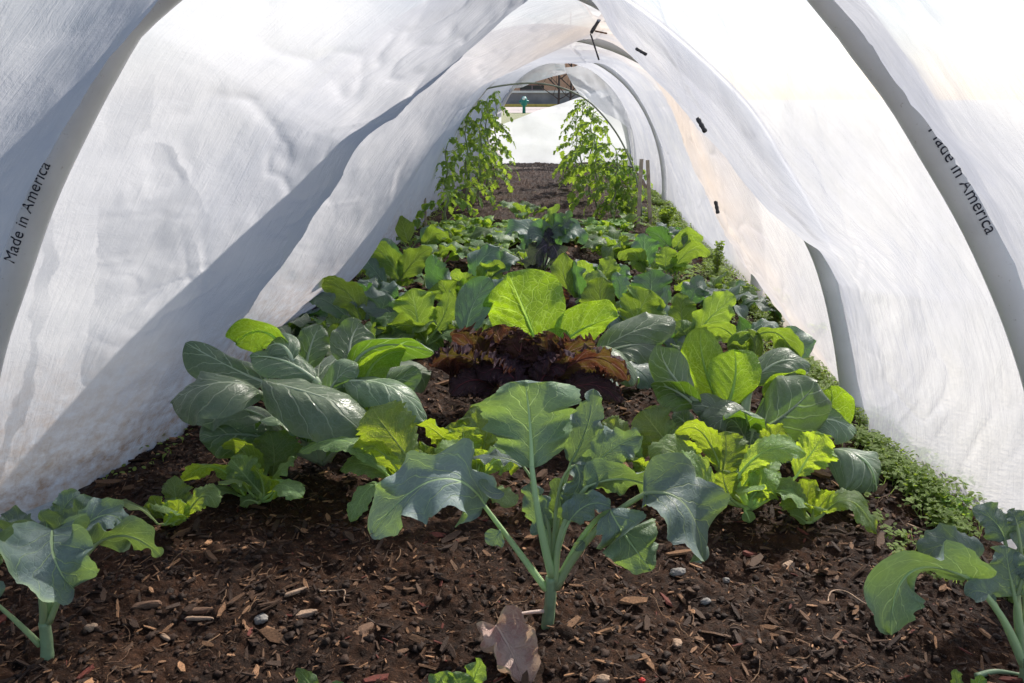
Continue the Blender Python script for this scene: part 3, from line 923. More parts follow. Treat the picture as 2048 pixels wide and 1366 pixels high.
def sheet(name, corners, Y, label, mat, nu=40, nv=24, amp=0.02, seed=1, cat='plastic sheet', dyf=None):
    """a slack sheet between four picture corners (bl, br, tr, tl)"""
    bl, br_, tr, tl = [P(a, b, Y + (r[0] if r else 0)) for a, b, *r in corners]
    u = np.linspace(0, 1, nu)[:, None, None]; v = np.linspace(0, 1, nv)[None, :, None]
    Q = (bl * (1 - u) + br_ * u) * (1 - v) + (tl * (1 - u) + tr * u) * v
    uu, vv = u[..., 0] + 0 * v[..., 0], v[..., 0] + 0 * u[..., 0]
    Q[..., 1] += amp * fbm(uu * 6, vv * 3, 3, seed) + amp * 0.8 * np.sin(uu * 3.14) * np.sin(vv * 3.14)
    Q[..., 2] += 0.4 * amp * fbm(uu * 5, vv * 2, 2, seed + 3)
    UVc = np.stack([Q[..., 0], Q[..., 2]], -1).reshape(-1, 2)
    return tag(mesh_obj(name, Q.reshape(-1, 3), grid_faces(nu, nv), mat, None, UVc), label, cat)


sheet('end_sheet', [(930, 352), (1310, 352), (1232, 170), (985, 254)], 8.0, 'lower end sheet closing the far end, its top edge cut on a slant', M['film_end'], amp=0.03)
sheet('end_flap', [(1165, 196), (1330, 300), (1260, 100), (1126, 138)], 7.9, 'loose flap of film hanging at the right of the far opening', M['film_end'], amp=0.04, seed=8)
sheet('top_flap', [(990, 190), (1132, 146), (1128, 110), (1000, 110)], 7.85, 'bluish strip of film drooping across the top of the far opening', M['film_end'], amp=0.04, seed=14)
sheet('side_flap', [(955, 352), (1000, 345, -.1), (1004, 176, -.1), (930, 150)], 7.8, 'narrow fold of film hanging at the left of the far opening', M['film'], amp=0.03, seed=18)


def clip(px0, py0, px1, py1, Y, th, lab, cat='clip', mat=None, grp=None):
    a, b = P(px0, py0, Y), P(px1, py1, Y - 0.01)
    r = np.linspace(0, 1, 9)
    path = [a * (1 - t) + b * t  for t in r]
    V, F = tube(path, th * (0.75 + 0.25 * np.sin(r * 9) ** 2), 8)
    g = Geo(); g.add(V, F)
    tag(g.build({'clip': 'sheet_clip', 'rod': 'thin_rod'}.get(cat, cat), mat or M['clip'], None, origin=a), lab, cat, grp)


clip(1222, 2, 1182, 66, 1.9, 0.0045, 'black rod slanting down at the top centre of the tunnel', 'rod')
clip(1228, 12, 1233, 60, 1.9, 0.0032, 'short thin black rod hanging right of the slanting one', 'rod')
clip(1181, 67, 1198, 120, 1.92, 0.0022, 'thin dark rod hanging from the foot of the slanting rod', 'rod')
clip(1190, 62, 1214, 67, 1.9, 0.002, 'short brown stick poking sideways at the top of the tunnel', 'rod', M['twig'])
clip(1272, 97, 1293, 109, 1.28, 0.0028, 'dark clip on the sheet near the top of the tunnel', 'clip')
clip(1395, 236, 1411, 264, 1.28, 0.004, 'thick dark clip halfway down the right side of the sheet', 'clip')
clip(1431, 402, 1436, 427, 1.95, 0.005, 'dark clip low on the right side of the sheet, below the thick one', 'clip')
# ------------------------------------------------------------ leaves
FACE = {'a': (0, .85, .45), 't': (0, -.75, .6), 'u': (0, -.12, 1), 'l': (-.85, -.3, .45), 'r': (.85, -.3, .45),
        'al': (-.6, .6, .5), 'ar': (.6, .6, .5), 'tl': (-.5, -.65, .5), 'tr': (.5, -.65, .5), 'd': (0, -.9, -.1), 'ut': (0, -.45, .85)}
# profile exponents, lobes (amp, freq), teeth (amp, n), ruffle (amp, freq), cup, pucker
KIND = {
    'broccoli': dict(a=.66, b=.50, lobe=(.34, 7.5), teeth=(.035, 26), ruf=(.24, 2.4), cup=.10, puck=.010, tip=.0),
    'bokchoy': dict(a=1.08, b=.42, lobe=(.07, 3.0), teeth=(0, 1), ruf=(.09, 1.8), cup=-.20, puck=.020, tip=.0),
    'cabbage': dict(a=1.0, b=.52, lobe=(.07, 3.5), teeth=(.01, 30), ruf=(.07, 2.0), cup=.14, puck=.022, tip=.0),
    'mustard': dict(a=1.25, b=.62, lobe=(.12, 5.0), teeth=(.13, 14), ruf=(.11, 3.2), cup=-.08, puck=.028, tip=.0),
    'mid': dict(a=.95, b=.58, lobe=(.22, 5.5), teeth=(.075, 15), ruf=(.16, 2.5), cup=-.05, puck=.016, tip=.0),
    'kale': dict(a=.95, b=.42, lobe=(.14, 9.0), teeth=(.0, 33), ruf=(.10, 7.0), cup=-.05, puck=.02, tip=.0),
    'smooth': dict(a=.9, b=.62, lobe=(.04, 3.0), teeth=(0, 1), ruf=(.05, 1.5), cup=.10, puck=.01, tip=.0),
    'tomato': dict(a=.75, b=.75, lobe=(.12, 5.0), teeth=(.42, 3.6), ruf=(.10, 2.5), cup=.12, puck=.02, tip=.0),
}


def blade(b, c, t, w, N, kind, seed, nu=34, nv=21, curl=0.0, rib=0.0, fold=0.0, K2=None):
    """verts, faces, uv of one leaf blade (midrib b -> c -> t, full width w, upper side towards N)"""
    K = dict(KIND[kind], **(K2 or {}))
    rs = np.random.RandomState(seed & 0x7fffffff)
    M_ = bez(b, c, t, 60)
    L = np.linalg.norm(np.diff(M_, axis=0), axis=1).sum()
    uu = 0.5 - 0.5 * np.cos(np.linspace(0.0, math.pi, nu))
    uu = 0.45 * uu + 0.55 * np.linspace(0, 1, nu)
    Mr = resample(M_, 200)
    idx = uu * 199
    C = np.stack([np.interp(idx, np.arange(200), Mr[:, k]) for k in range(3)], 1)
    T = nrm(np.gradient(Mr, axis=0)); T = np.stack([np.interp(idx, np.arange(200), T[:, k]) for k in range(3)], 1); T = nrm(T)
    N = np.asarray(N, float)
    S = nrm(np.cross(T, N)); NN = np.cross(S, T)
    v = np.linspace(-1, 1, nv)
    v = np.sign(v) * np.abs(v) ** 0.9
    s1, s2 = rs.uniform(0, 100, 2)
    prof = np.sin(math.pi * np.clip(uu, 0, 1) ** K['a']) ** K['b']
    prof = np.clip(prof, 0.0, 1)
    sideH = []
    for sd, off in ((0, s1), (1, s2)):
        h = prof * (1 + K['lobe'][0] * (vnoise(uu * K['lobe'][1] + off, off) + .5 * vnoise(uu * K['lobe'][1] * 2.3 + off, off + 3)))
        if K['teeth'][0]:
            ph = uu * K['teeth'][1] + off
            saw = (ph - np.floor(ph))
            h = h * (1 + K['teeth'][0] * (saw - .5) * 2 * (0.6 + .8 * np.abs(vnoise(uu * 9 + off, off))))
        if kind == 'kale': h = h * (1 + .05 * vnoise(uu * 60 + off, off) + .07 * vnoise(uu * 23 + off, off + 2))
        sideH.append(h * w / 2)
    H = np.where(v[None, :] < 0, sideH[0][:, None], sideH[1][:, None])
    av = np.abs(v)[None, :]
    ra, rf = K['ruf']
    phs = np.where(v < 0, s1, s2)[None, :]
    ruf = ra * w * av ** 2.2 * (np.sin(2 * math.pi * (uu[:, None] * rf) + phs * 3.1 + 1.6 * vnoise(uu * 5 + s1, 0)[:, None]) * 0.75 + 0.5 * vnoise(uu[:, None] * rf * 2.7 + phs, v[None, :] * 1.5 + s2))
    ruf = ruf * np.clip(prof[:, None] * 1.3, 0, 1)
    cup = K['cup'] * w * (av ** 1.8) * prof[:, None]
    big = 0.05 * w * vnoise(uu[:, None] * 2.3 + s1, v[None, :] * 1.6 + s2)
    # puffing between side veins
    pk = np.abs(np.sin(math.pi * (uu[:, None] * 5.5 - av * 1.9 + 0.25 * (v[None, :] > 0))))
    puck = K['puck'] * w * pk * np.sin(math.pi * np.clip(av, 0, 1)) ** .6 * prof[:, None]
    D = ruf + cup + big + puck
    th = curl * av ** 2 + fold * av
    X = H * v[None, :] * np.cos(th)
    D = D + H * av * np.sin(th)
    if kind == 'kale':
        D = D + 0.17 * w * av ** 3.5 * vnoise(uu[:, None] * 44 + s1, v[None, :] * 12) * prof[:, None]
        X = X + 0.07 * w * av ** 3 * vnoise(uu[:, None] * 52 + s2, v[None, :] * 14) * prof[:, None]
    back = -0.05 * w * av ** 2
    V = C[:, None] + S[:, None] * X[..., None] + NN[:, None] * D[..., None]
    V = V + T[:, None] * ((0.10 * w * av * np.sin(math.pi * uu)[:, None] + 0.05 * w * av ** 2 * vnoise(uu[:, None] * 6 + s2, phs))[..., None])
    V = V.reshape(-1, 3)
    uvs = np.stack([np.broadcast_to(v[None, :] * .5 + .5, (nu, nv)), np.broadcast_to(uu[:, None], (nu, nv))], -1).reshape(-1, 2)
    F = grid_faces(nu, nv)
    # keep the face normal on the N side
    k = (nu // 2) * nv + nv // 2
    a, b2, c2 = V[k], V[k + 1], V[k + nv]
    if np.dot(np.cross(b2 - a, c2 - a), NN[nu // 2]) < 0: F_ = F[:, ::-1]
    else: F_ = F
    # grid_faces order (i,j),(i,j+1),(i+1,j+1): normal = dv x du
    out = Geo(); out.add(V, F_, uvs)
    if rib > 0:
        r = rib * (1 - uu * .93)
        Vt, Ft = tube(C - NN * (r * .55)[:, None], r, 7)
        out.add(Vt, Ft, np.array([3.0, .5]))
    return out, C, NN


def put_leaf(parent, kind, mat, b, c, t, w, N, seed, node=None, pr=0.004, nu=34, nv=21, curl=0.0, rib=None, name='leaf', label=None, fold=0.0, flat=1.0, pm=None, K2=None):
    g, C, NN = blade(b, c, t, w, N, kind, seed, nu, nv, curl, pr * .6 if rib is None else rib, fold, K2)
    if node is not None:
        node = np.asarray(node, float)
        d0 = nrm(C[2] - C[0])
        m = 0.5 * (node + C[1]) + (C[1] - node - d0 * np.linalg.norm(C[1] - node)) * 0.12
        if pm is not None: m = np.asarray(pm)
        path = bez(node, m, C[1] - NN[0] * pr * .3, 14)
        path = np.vstack([path, C[2] - NN[2] * pr * .3])
        rr = np.linspace(pr * 1.25, pr * .62, len(path))
        V, F = tube(path, rr, 9)
        if flat != 1.0:
            k = len(path); cc = np.repeat(path, 9, 0)
            Vb = V[:k * 9] - cc
            sd = nrm(np.cross(nrm(np.gradient(path, axis=0)), np.tile(N, (k, 1)))); sdr = np.repeat(sd, 9, 0)
            Vb = Vb + sdr * np.sum(Vb * sdr, 1, keepdims=True) * (flat - 1)
            V[:k * 9] = cc + Vb
        g.add(V, F, np.array([3.0, .3]))
    o = g.build(name, M[mat], parent)
    if label: o['label'] = label
    return o


def stem(parent, pts, r0, r1, mat='stem_green', name='stem', n=10):
    path = catmull(pts, 20)
    rr = np.linspace(r0, r1, 20) * (1 + 0.025 * np.sin(np.arange(20) * 1.1) + .25 * np.exp(-np.arange(20) / 2.5))
    V, F = tube(path, rr, n)
    g = Geo(); g.add(V, F)
    return g.build(name, M[mat], parent)


_seed = [100]
def manual(name, label, cat, basepx, leaves, group=None, Y=None, kind='broccoli', mat='broccoli', node=(0, 0), pr=.004, stemr=None, res=(34, 21), flat=1.0, stem_mat='stem_green', X=None):
    """leaves: (bx,by, tx,ty, (mx,my)|None, width_px, face, dyb, dyt, {options})"""
    b0 = on_soil(*basepx) if Y is None else None
    if b0 is None:
        q = P(basepx[0], basepx[1], Y); b0 = np.array([q[0], Y, float(soil_z(q[0], Y))])
    Y0 = b0[1]
    r = empty(name, b0, label, cat, group)
    nd = P(node[0], node[1], Y0) if node != (0, 0) else b0 + np.array([0, 0, 0.012])
    if stemr:
        stem(r, [b0 - np.array([0, 0, .02]), b0 * .5 + nd * .5 + np.array([.002, 0, 0]), nd + np.array([0, 0, .004])], stemr * 1.1, stemr * .9, stem_mat)
    for L in leaves:
        bx, by, tx, ty, m, w, face, dyb, dyt = L[:9]
        op = dict(L[9]) if len(L) > 9 else {}
        _seed[0] += 1
        B, T = P(bx, by, Y0 + dyb), P(tx, ty, Y0 + dyt)
        mid = 0.5 * (B + T)
        if m is None:
            m3 = mid + np.array([0, 0, 0.08 * np.linalg.norm(T - B)])
        else:
            dm = m[2] if len(m) > 2 else 0
            m3 = P(m[0], m[1], mid[1] + dm)
        wd = w / FPX * depth(mid) * {'bokchoy': 1.14, 'mustard': 1.15}.get(kind, 1.0)
        N = FACE[face] if isinstance(face, str) else face
        k = op.pop('kind', kind); mt = op.pop('mat', mat)
        nn = op.pop('node', nd)
        if nn is not None and len(nn) == 2: nn = P(nn[0], nn[1], Y0)
        if nn is not None and len(nn) == 3 and isinstance(nn, tuple): nn = P(nn[0], nn[1], Y0 + nn[2])
        sd = op.pop('seed', _seed[0])
        put_leaf(r, k, mt, B, m3, T, wd, N, sd, node=nn, pr=op.pop('pr', pr) * (.70 if kind == 'broccoli' else 1), nu=res[0], nv=res[1], flat=op.pop('flat', flat), **op)
    return r


def rosette(name, label, cat, base, n, L, Wd, kind, mat, seed, group=None, up=(35, 75), droop=0.35, pr=.003, pet=.35, res=(20, 13), tilt0=0.0, stem_h=0.0, arc=(0, 360), flat=1.0, curl=0.0):
    rs = np.random.RandomState(seed)
    base = np.asarray(base, float)
    r = empty(name, base, label, cat, group)
    nd = base + np.array([0, 0, 0.006 + stem_h])
    if stem_h > 0: stem(r, [base - [0, 0, .01], (base + nd) / 2, nd + [0, 0, .004]], pr * 1.8, pr * 1.4, n=8)
    for i in range(n):
        a = math.radians(tilt0 + arc[0] + (i * 137.5) % (arc[1] - arc[0])) + rs.uniform(-.25, .25)
        t = i / max(1, n - 1)
        e = math.radians(up[0] + (up[1] - up[0]) * t + rs.uniform(-8, 8))
        l = L * (1 - 0.4 * t) * rs.uniform(.85, 1.12)
        rad = np.array([math.cos(a), math.sin(a), 0])
        d = rad * math.cos(e) + np.array([0, 0, math.sin(e)])
        b = nd + d * l * pet
        e2 = e - droop * rs.uniform(.6, 1.6)
        tip = b + (rad * math.cos(e2) + np.array([0, 0, math.sin(e2)])) * l * .85
        mid = b + d * l * .42
        N = -rad * math.sin(e) + np.array([0, 0, math.cos(e)]) + rs.uniform(-.25, .25, 3)
        put_leaf(r, kind, mat, b, mid, tip, Wd * (1 - .35 * t) * rs.uniform(.85, 1.15), N, seed * 31 + i, node=nd, pr=pr, nu=res[0], nv=res[1], flat=flat, curl=curl)
    return r


BRO = 'blue-green broccoli plants in the bare front of the bed'
# ---- the three front broccoli plants
cb = manual('broccoli_plant', 'large blue-green broccoli plant in the front middle with one tall upright leaf', 'broccoli plant', (1092, 1246), [
    (1064, 935, 1050, 762, (1060, 850, .01), 196, (0, .9, .25), 0, .03, dict(pr=.0062, rib=.0030, node=(1104, 1150), seed=8, curl=-.12, K2=dict(a=1.05, b=.62, lobe=(.22, 7.0)))),
    (970, 1012, 744, 1066, (868, 962, -.01), 140, (-.1, -.48, .85), -.02, -.06, dict(pr=.0052, node=(1092, 1178), pm=None, seed=12)),
    (1172, 972, 1335, 992, (1252, 958), 84, (.05, .9, .35), .0, .03, dict(pr=.0050, node=(1112, 1168), seed=15)),
    (1290, 985, 1402, 1122, (1372, 1012, -.01), 160, (.35, -.45, .8), -.02, -.03, dict(pr=.0060, node=(1112, 1176), seed=18)),
    (1222, 1020, 1302, 1140, (1250, 1070, -.01), 96, (-.5, .45, .6), -.02, -.05, dict(pr=.005, node=(1112, 1172), seed=19)),
    (1142, 925, 1188, 778, (1176, 850), 74, (.1, -.9, .35), .05, .08, dict(pr=.004, node=(1108, 1140), seed=21)),
    (1172, 955, 1282, 872, (1222, 900), 84, (.3, -.8, .45), .03, .05, dict(pr=.004, node=(1108, 1130), seed=22)),
    (1150, 930, 1130, 1010, (1158, 965), 60, (.3, -.8, .4), .01, .0, dict(pr=.003, node=(1108, 1130), seed=23)),
    (1048, 932, 945, 918, (1000, 915), 40, 'u', .04, .05, dict(pr=.0035, node=(1104, 1140), seed=25)),
    (1092, 1060, 1060, 965, (1072, 1010), 62, (-.3, -.85, .3), .02, .03, dict(pr=.003, node=(1104, 1130), seed=26)),
    (1118, 1050, 1112, 955, (1118, 1000), 52, (0, .8, .5), .03, .04, dict(pr=.003, node=(1106, 1130), seed=27)),
    (1140, 1040, 1222, 1015, (1180, 1008), 52, (.2, -.75, .6), -.01, -.02, dict(pr=.003, node=(1108, 1130), seed=28)),
    (1128, 1040, 1160, 965, (1142, 1000), 50, (.4, -.75, .4), .02, .02, dict(pr=.003, node=(1106, 1130), seed=29)),
    (1000, 1060, 985, 1092, (990, 1078), 46, (-.3, -.9, .2), -.03, -.035, dict(node=None, kind='smooth', name='leaflet', rib=.001)),
    (1168, 1082, 1152, 1102, (1158, 1092), 26, (.3, -.9, .2), -.01, -.012, dict(node=None, kind='smooth', name='leaflet', rib=.001)),
    (1008, 985, 958, 962, (982, 985), 40, 'ut', -.02, -.04, dict(node=None, kind='smooth', name='leaflet', rib=.001)),
    (992, 1252, 1052, 1378, (1026, 1310, .0), 118, (.25, -.75, .65), -.035, -.108, dict(mat='wilted', node=(1100, 1222), pr=.0028, kind='broccoli', name='wilted_leaf', label='wilted brown and pink leaf hanging onto the soil', curl=.7, seed=33)),
], group=BRO, node=(1102, 1160), pr=.005, stemr=.0070, res=(60, 35))
cb.data if False else None
lb = manual('broccoli_plant', 'blue-green broccoli plant at the left edge with a folded blue leaf facing front', 'broccoli plant', (90, 1322), [
    (105, 1062, 148, 1178, (112, 1125, -.02), 150, (.25, -.55, .8), -.02, -.06, dict(pr=.005, node=(92, 1255), seed=41, curl=.45)),
    (192, 1088, 320, 1112, (255, 1072), 84, (.1, .85, .4), 0, .0, dict(pr=.0045, node=(98, 1245), seed=42)),
    (112, 1092, 205, 1005, (160, 1040), 92, (.2, -.7, .6), .03, .06, dict(pr=.004, node=(94, 1240), seed=43)),
    (90, 1100, 98, 1018, (92, 1060), 66, (-.1, -.85, .4), .04, .07, dict(pr=.004, node=(92, 1240), seed=44)),
    (55, 1100, -45, 1050, (5, 1055), 100, (-.3, .6, .6), .0, .02, dict(pr=.0045, node=(86, 1245), seed=45)),
    (70, 1110, 2, 1030, (35, 1060), 78, (-.1, -.6, .8), .03, .06, dict(pr=.004, node=(88, 1240), seed=46)),
    (52, 1122, -50, 1145, (0, 1105), 96, (-.2, .7, .6), -.03, -.05, dict(pr=.004, node=(86, 1250), seed=47)),
    (170, 1050, 250, 1048, (215, 1030), 66, (.2, -.6, .8), .02, .04, dict(pr=.003, node=(96, 1240), seed=48)),
    (-10, 1205, -60, 1240, (-40, 1200), 70, 'ut', -.02, -.03, dict(pr=.004, node=(80, 1290), seed=49)),
    (120, 1030, 160, 985, (140, 1000), 44, 'tr', .06, .08, dict(pr=.003, node=(94, 1240), seed=50)),
], group=BRO, node=(90, 1250), pr=.004, stemr=.0065, res=(48, 29))
rb = manual('broccoli_plant', 'blue-green broccoli plant at the right edge whose big leaf bends down to the left', 'broccoli plant', (2056, 1368), [
    (1944, 1158, 1782, 1268, (1822, 1142, -.01), 150, (-.15, .8, .5), -.02, -.05, dict(pr=.0055, node=(2046, 1325), pm=None, seed=61, curl=-.2)),
    (1952, 1120, 1840, 1108, (1898, 1092), 78, (-.1, -.6, .8), -.0, .01, dict(pr=.003, node=None, seed=62)),
    (2010, 1080, 1945, 1022, (1985, 1040), 66, (-.2, -.7, .7), .03, .05, dict(pr=.004, node=(2044, 1300), seed=63)),
    (2030, 1190, 2012, 1092, (2018, 1140), 100, (-.2, -.9, .4), .0, .01, dict(pr=.005, node=(2046, 1310), seed=64)),
    (2040, 1110, 2090, 1040, (2060, 1070), 90, (.2, -.8, .5), .03, .05, dict(pr=.004, node=(2050, 1300), seed=65)),
    (1975, 1188, 1932, 1192, (1952, 1182), 46, 't', -.03, -.035, dict(kind='smooth', node=None, name='leaflet', rib=.001)),
    (2045, 1160, 2110, 1150, (2080, 1140), 80, 'ut', .0, .0, dict(pr=.004, node=(2052, 1310), seed=67)),
    (1990, 1205, 1978, 1190, (1985, 1197), 20, 'ut', .0, .0, dict(pr=.005, node=(2046, 1330), kind='smooth', rib=.001)),
    (2035, 1050, 2020, 1018, (2028, 1030), 40, 't', .02, .03, dict(pr=.003, node=(2048, 1290), seed=69)),
], group=BRO, node=(2048, 1315), pr=.005, stemr=.0080, res=(48, 29))

# ---- bottom edge seedlings
for nm, bp, lv, lb_ in (('cabbage_seedling', (915, 1420), [(905, 1395, 880, 1345, (888, 1368), 66, 't', 0, .0), (930, 1390, 962, 1318, (950, 1352), 48, 'tl', .0, .0), (915, 1390, 925, 1346, (920, 1368), 56, 't', -.01, -.0)], 'small light green seedling cut by the bottom edge, right of the wilted leaf'[:0] + 'small light green seedling at the bottom edge just left of the wilted leaf'),
                   ('cabbage_seedling', (650, 1430), [(640, 1400, 592, 1336, (612, 1358), 34, 'tr', 0, 0), (655, 1400, 690, 1372, (672, 1378), 30, 't', 0, 0)], 'small light green seedling at the bottom edge near the wood chips'),
                   ('cabbage_seedling', (1935, 1420), [(1925, 1390, 1912, 1338, (1914, 1360), 26, 't', 0, 0), (1945, 1390, 1962, 1350, (1955, 1368), 34, 'a', 0, 0)], 'small green seedling at the bottom edge beside the right broccoli')):
    manual(nm, lb_, 'seedling', bp, lv, 'small seedlings along the bottom edge', kind='mid', mat='mid', pr=.0015, res=(26, 15))

# ---- bok choy, left
BOK = 'dark glossy bok choy plants'
manual('bok_choy', 'large bok choy on the left with dark rounded leaves over thick pale stalks', 'bok choy', (645, 938), [
    (520, 785, 342, 806, (432, 768, -.02), 118, (-.15, -.45, .9), -.05, -.10, dict(seed=71)),
    (530, 762, 370, 684, (468, 738), 84, (-.25, -.35, .95), .0, .06, dict(seed=72, curl=-.25)),
    (632, 760, 500, 714, (565, 720), 66, (-.1, -.45, .9), .02, .02, dict(seed=73)),
    (528, 764, 748, 838, (640, 792, -.03), 122, (.15, -.40, .95), -.08, -.09, dict(seed=74, node=(630, 880), curl=-.2)),
    (690, 762, 852, 838, (782, 776, -.02), 90, (.3, -.4, .9), -.02, -.06, dict(seed=75, curl=-.25)),
    (650, 800, 716, 738, (680, 752), 60, (.2, -.7, .7), -.03, -.02, dict(seed=76)),
    (722, 788, 812, 702, (752, 722), 66, (-.35, .75, .5), .0, .03, dict(seed=77, mat='cabbage')),
    (578, 712, 472, 686, (528, 662), 74, (-.1, .9, .4), .05, .08, dict(seed=78, mat='cabbage')),
    (585, 720, 530, 700, (560, 688), 66, (-.1, -.5, .9), .03, .04, dict(seed=79)),
    (610, 740, 640, 650, (622, 690), 60, (.1, -.85, .5), .06, .10, dict(seed=80)),
    (700, 742, 868, 706, (760, 690), 62, (.0, .8, .55), .04, .06, dict(seed=81)),
    (700, 722, 722, 646, (702, 680), 78, (.1, -.8, .5), .05, .10, dict(seed=82)),
    (545, 880, 400, 880, (470, 868), 84, (-.2, -.8, .3), -.03, -.06, dict(seed=83)),
    (640, 800, 560, 840, (600, 812), 60, (-.2, .7, .5), -.02, -.03, dict(seed=84, mat='cabbage')),
    (735, 800, 840, 740, (790, 765), 56, (.4, -.6, .7), .03, .05, dict(seed=85)),
    (720, 800, 700, 842, (712, 822), 60, (.2, .6, .6), -.01, -.02, dict(seed=86, mat='cabbage')),
], group=BOK, kind='bokchoy', mat='bokchoy', pr=.0068, flat=1.7, res=(46, 29), node=(648, 918))
# ---- bok choy, right
manual('bok_choy', 'large bok choy on the right with two glowing yellow-green leaves standing at its centre', 'bok choy', (1495, 925), [
    (1442, 812, 1402, 658, (1408, 730), 78, (-.1, .9, .3), .05, .08, dict(seed=91, mat='cabbage', kind='cabbage')),
    (1452, 815, 1468, 698, (1470, 755), 92, (.1, .9, .3), .02, .04, dict(seed=92, mat='cabbage', kind='cabbage')),
    (1385, 792, 1322, 690, (1336, 738), 68, (-.5, -.6, .6), .0, .02, dict(seed=93)),
    (1395, 815, 1302, 772, (1345, 778), 66, (-.2, .8, .4), .0, .0, dict(seed=94)),
    (1500, 770, 1620, 736, (1562, 722), 66, (.1, -.6, .8), .06, .08, dict(seed=95)),
    (1530, 800, 1608, 752, (1562, 762), 66, (.1, .8, .5), .05, .07, dict(seed=96, mat='cabbage')),
    (1508, 862, 1634, 764, (1578, 822, -.01), 122, (-.1, -.85, .45), -.02, -.02, dict(seed=97, curl=-.2)),
    (1610, 868, 1662, 772, (1656, 822), 76, (.2, .8, .4), .02, .04, dict(seed=98, mat='cabbage')),
    (1478, 862, 1385, 812, (1430, 820), 58, (-.2, -.7, .6), -.01, -.01, dict(seed=99)),
    (1490, 880, 1420, 862, (1458, 838), 74, (-.1, -.75, .6), -.04, -.05, dict(seed=100)),
    (1505, 862, 1492, 912, (1500, 888), 56, (-.2, -.9, .3), -.04, -.05, dict(seed=101)),
    (1658, 902, 1752, 1008, (1735, 925, -.02), 138, (.25, -.5, .8), -.05, -.10, dict(seed=102, curl=-.15, node=(1560, 920))),
    (1600, 862, 1712, 868, (1655, 838), 70, (.1, -.5, .9), .0, .0, dict(seed=103)),
    (1380, 858, 1345, 830, (1362, 838), 54, (-.3, -.6, .8), .02, .02, dict(seed=104)),
], group=BOK, kind='bokchoy', mat='bokchoy', pr=.0062, flat=1.6, res=(46, 29), node=(1498, 905))
# ---- tall bright cabbage behind the kale
manual('chinese_cabbage', 'tall leafy green with a huge glowing yellow-green leaf right behind the red kale', 'leafy green', (1112, 800), [
    (1078, 705, 1018, 545, (1050, 622), 172, (-.05, .92, .3), .0, .05, dict(seed=111, rib=.0035)),
    (1108, 700, 1236, 630, (1172, 652), 92, (.15, .85, .4), .0, .04, dict(seed=112)),
    (1196, 705, 1352, 642, (1272, 662), 82, (.05, -.65, .75), .02, .06, dict(seed=113, mat='bokchoy', kind='bokchoy')),
    (932, 672, 982, 556, (945, 612), 72, (.35, -.75, .5), .02, .08, dict(seed=114, mat='grey')),
    (1160, 742, 1266, 772, (1222, 712), 66, (.2, -.6, .8), -.02, -.05, dict(seed=115, mat='bokchoy', kind='bokchoy')),
    (1040, 740, 900, 700, (960, 700), 80, (-.1, -.6, .7), .02, .0, dict(seed=116, mat='bokchoy', kind='bokchoy')),
    (1085, 740, 1130, 660, (1110, 690), 70, (.1, -.85, .3), -.02, .0, dict(seed=117)),
    (1180, 720, 1330, 700, (1260, 690), 70, (.1, -.4, .9), .0, .03, dict(seed=118, mat='bokchoy', kind='bokchoy')),
], kind='cabbage', mat='cabbage', pr=.0065, flat=1.5, res=(50, 31), node=(1112, 785))
# ---- red kale
manual('red_kale', 'dark red frilly kale glowing orange, right behind the tall middle broccoli leaf', 'kale', (1055, 850), [
    (1030, 775, 862, 735, (930, 712), 120, (-.1, .75, .6), .0, -.02, dict(seed=121, curl=-.3)),
    (1030, 770, 905, 672, (950, 700), 110, (-.1, .8, .5), .04, .06, dict(seed=122)),
    (1050, 770, 992, 650, (1012, 702), 118, (0, .8, .5), .04, .06, dict(seed=123)),
    (1090, 775, 1252, 760, (1180, 715), 92, (.1, .8, .55), .0, -.03, dict(seed=124, curl=-.3)),
    (1075, 770, 1190, 690, (1130, 712), 96, (.1, .8, .5), .03, .04, dict(seed=125)),
    (1040, 780, 1046, 662, (1040, 715), 96, (-.05, .8, .5), .01, .03, dict(seed=130)),
    (1072, 780, 1108, 668, (1088, 715), 90, (.1, .8, .5), .01, .03, dict(seed=131)),
    (1040, 780, 960, 760, (1000, 738), 92, (-.1, -.5, .85), -.02, -.05, dict(seed=126)),
    (1075, 780, 1130, 745, (1100, 738), 70, (.1, -.6, .75), -.01, -.03, dict(seed=127)),
    (1030, 810, 900, 790, (960, 760), 70, (-.1, -.7, .6), -.02, -.06, dict(seed=128)),
    (1100, 800, 1240, 805, (1180, 770), 60, (.1, -.7, .6), -.02, -.05, dict(seed=129)),
], kind='kale', mat='kale', pr=.004, res=(190, 61), node=(1056, 835), stemr=.006, stem_mat='stem_purple')

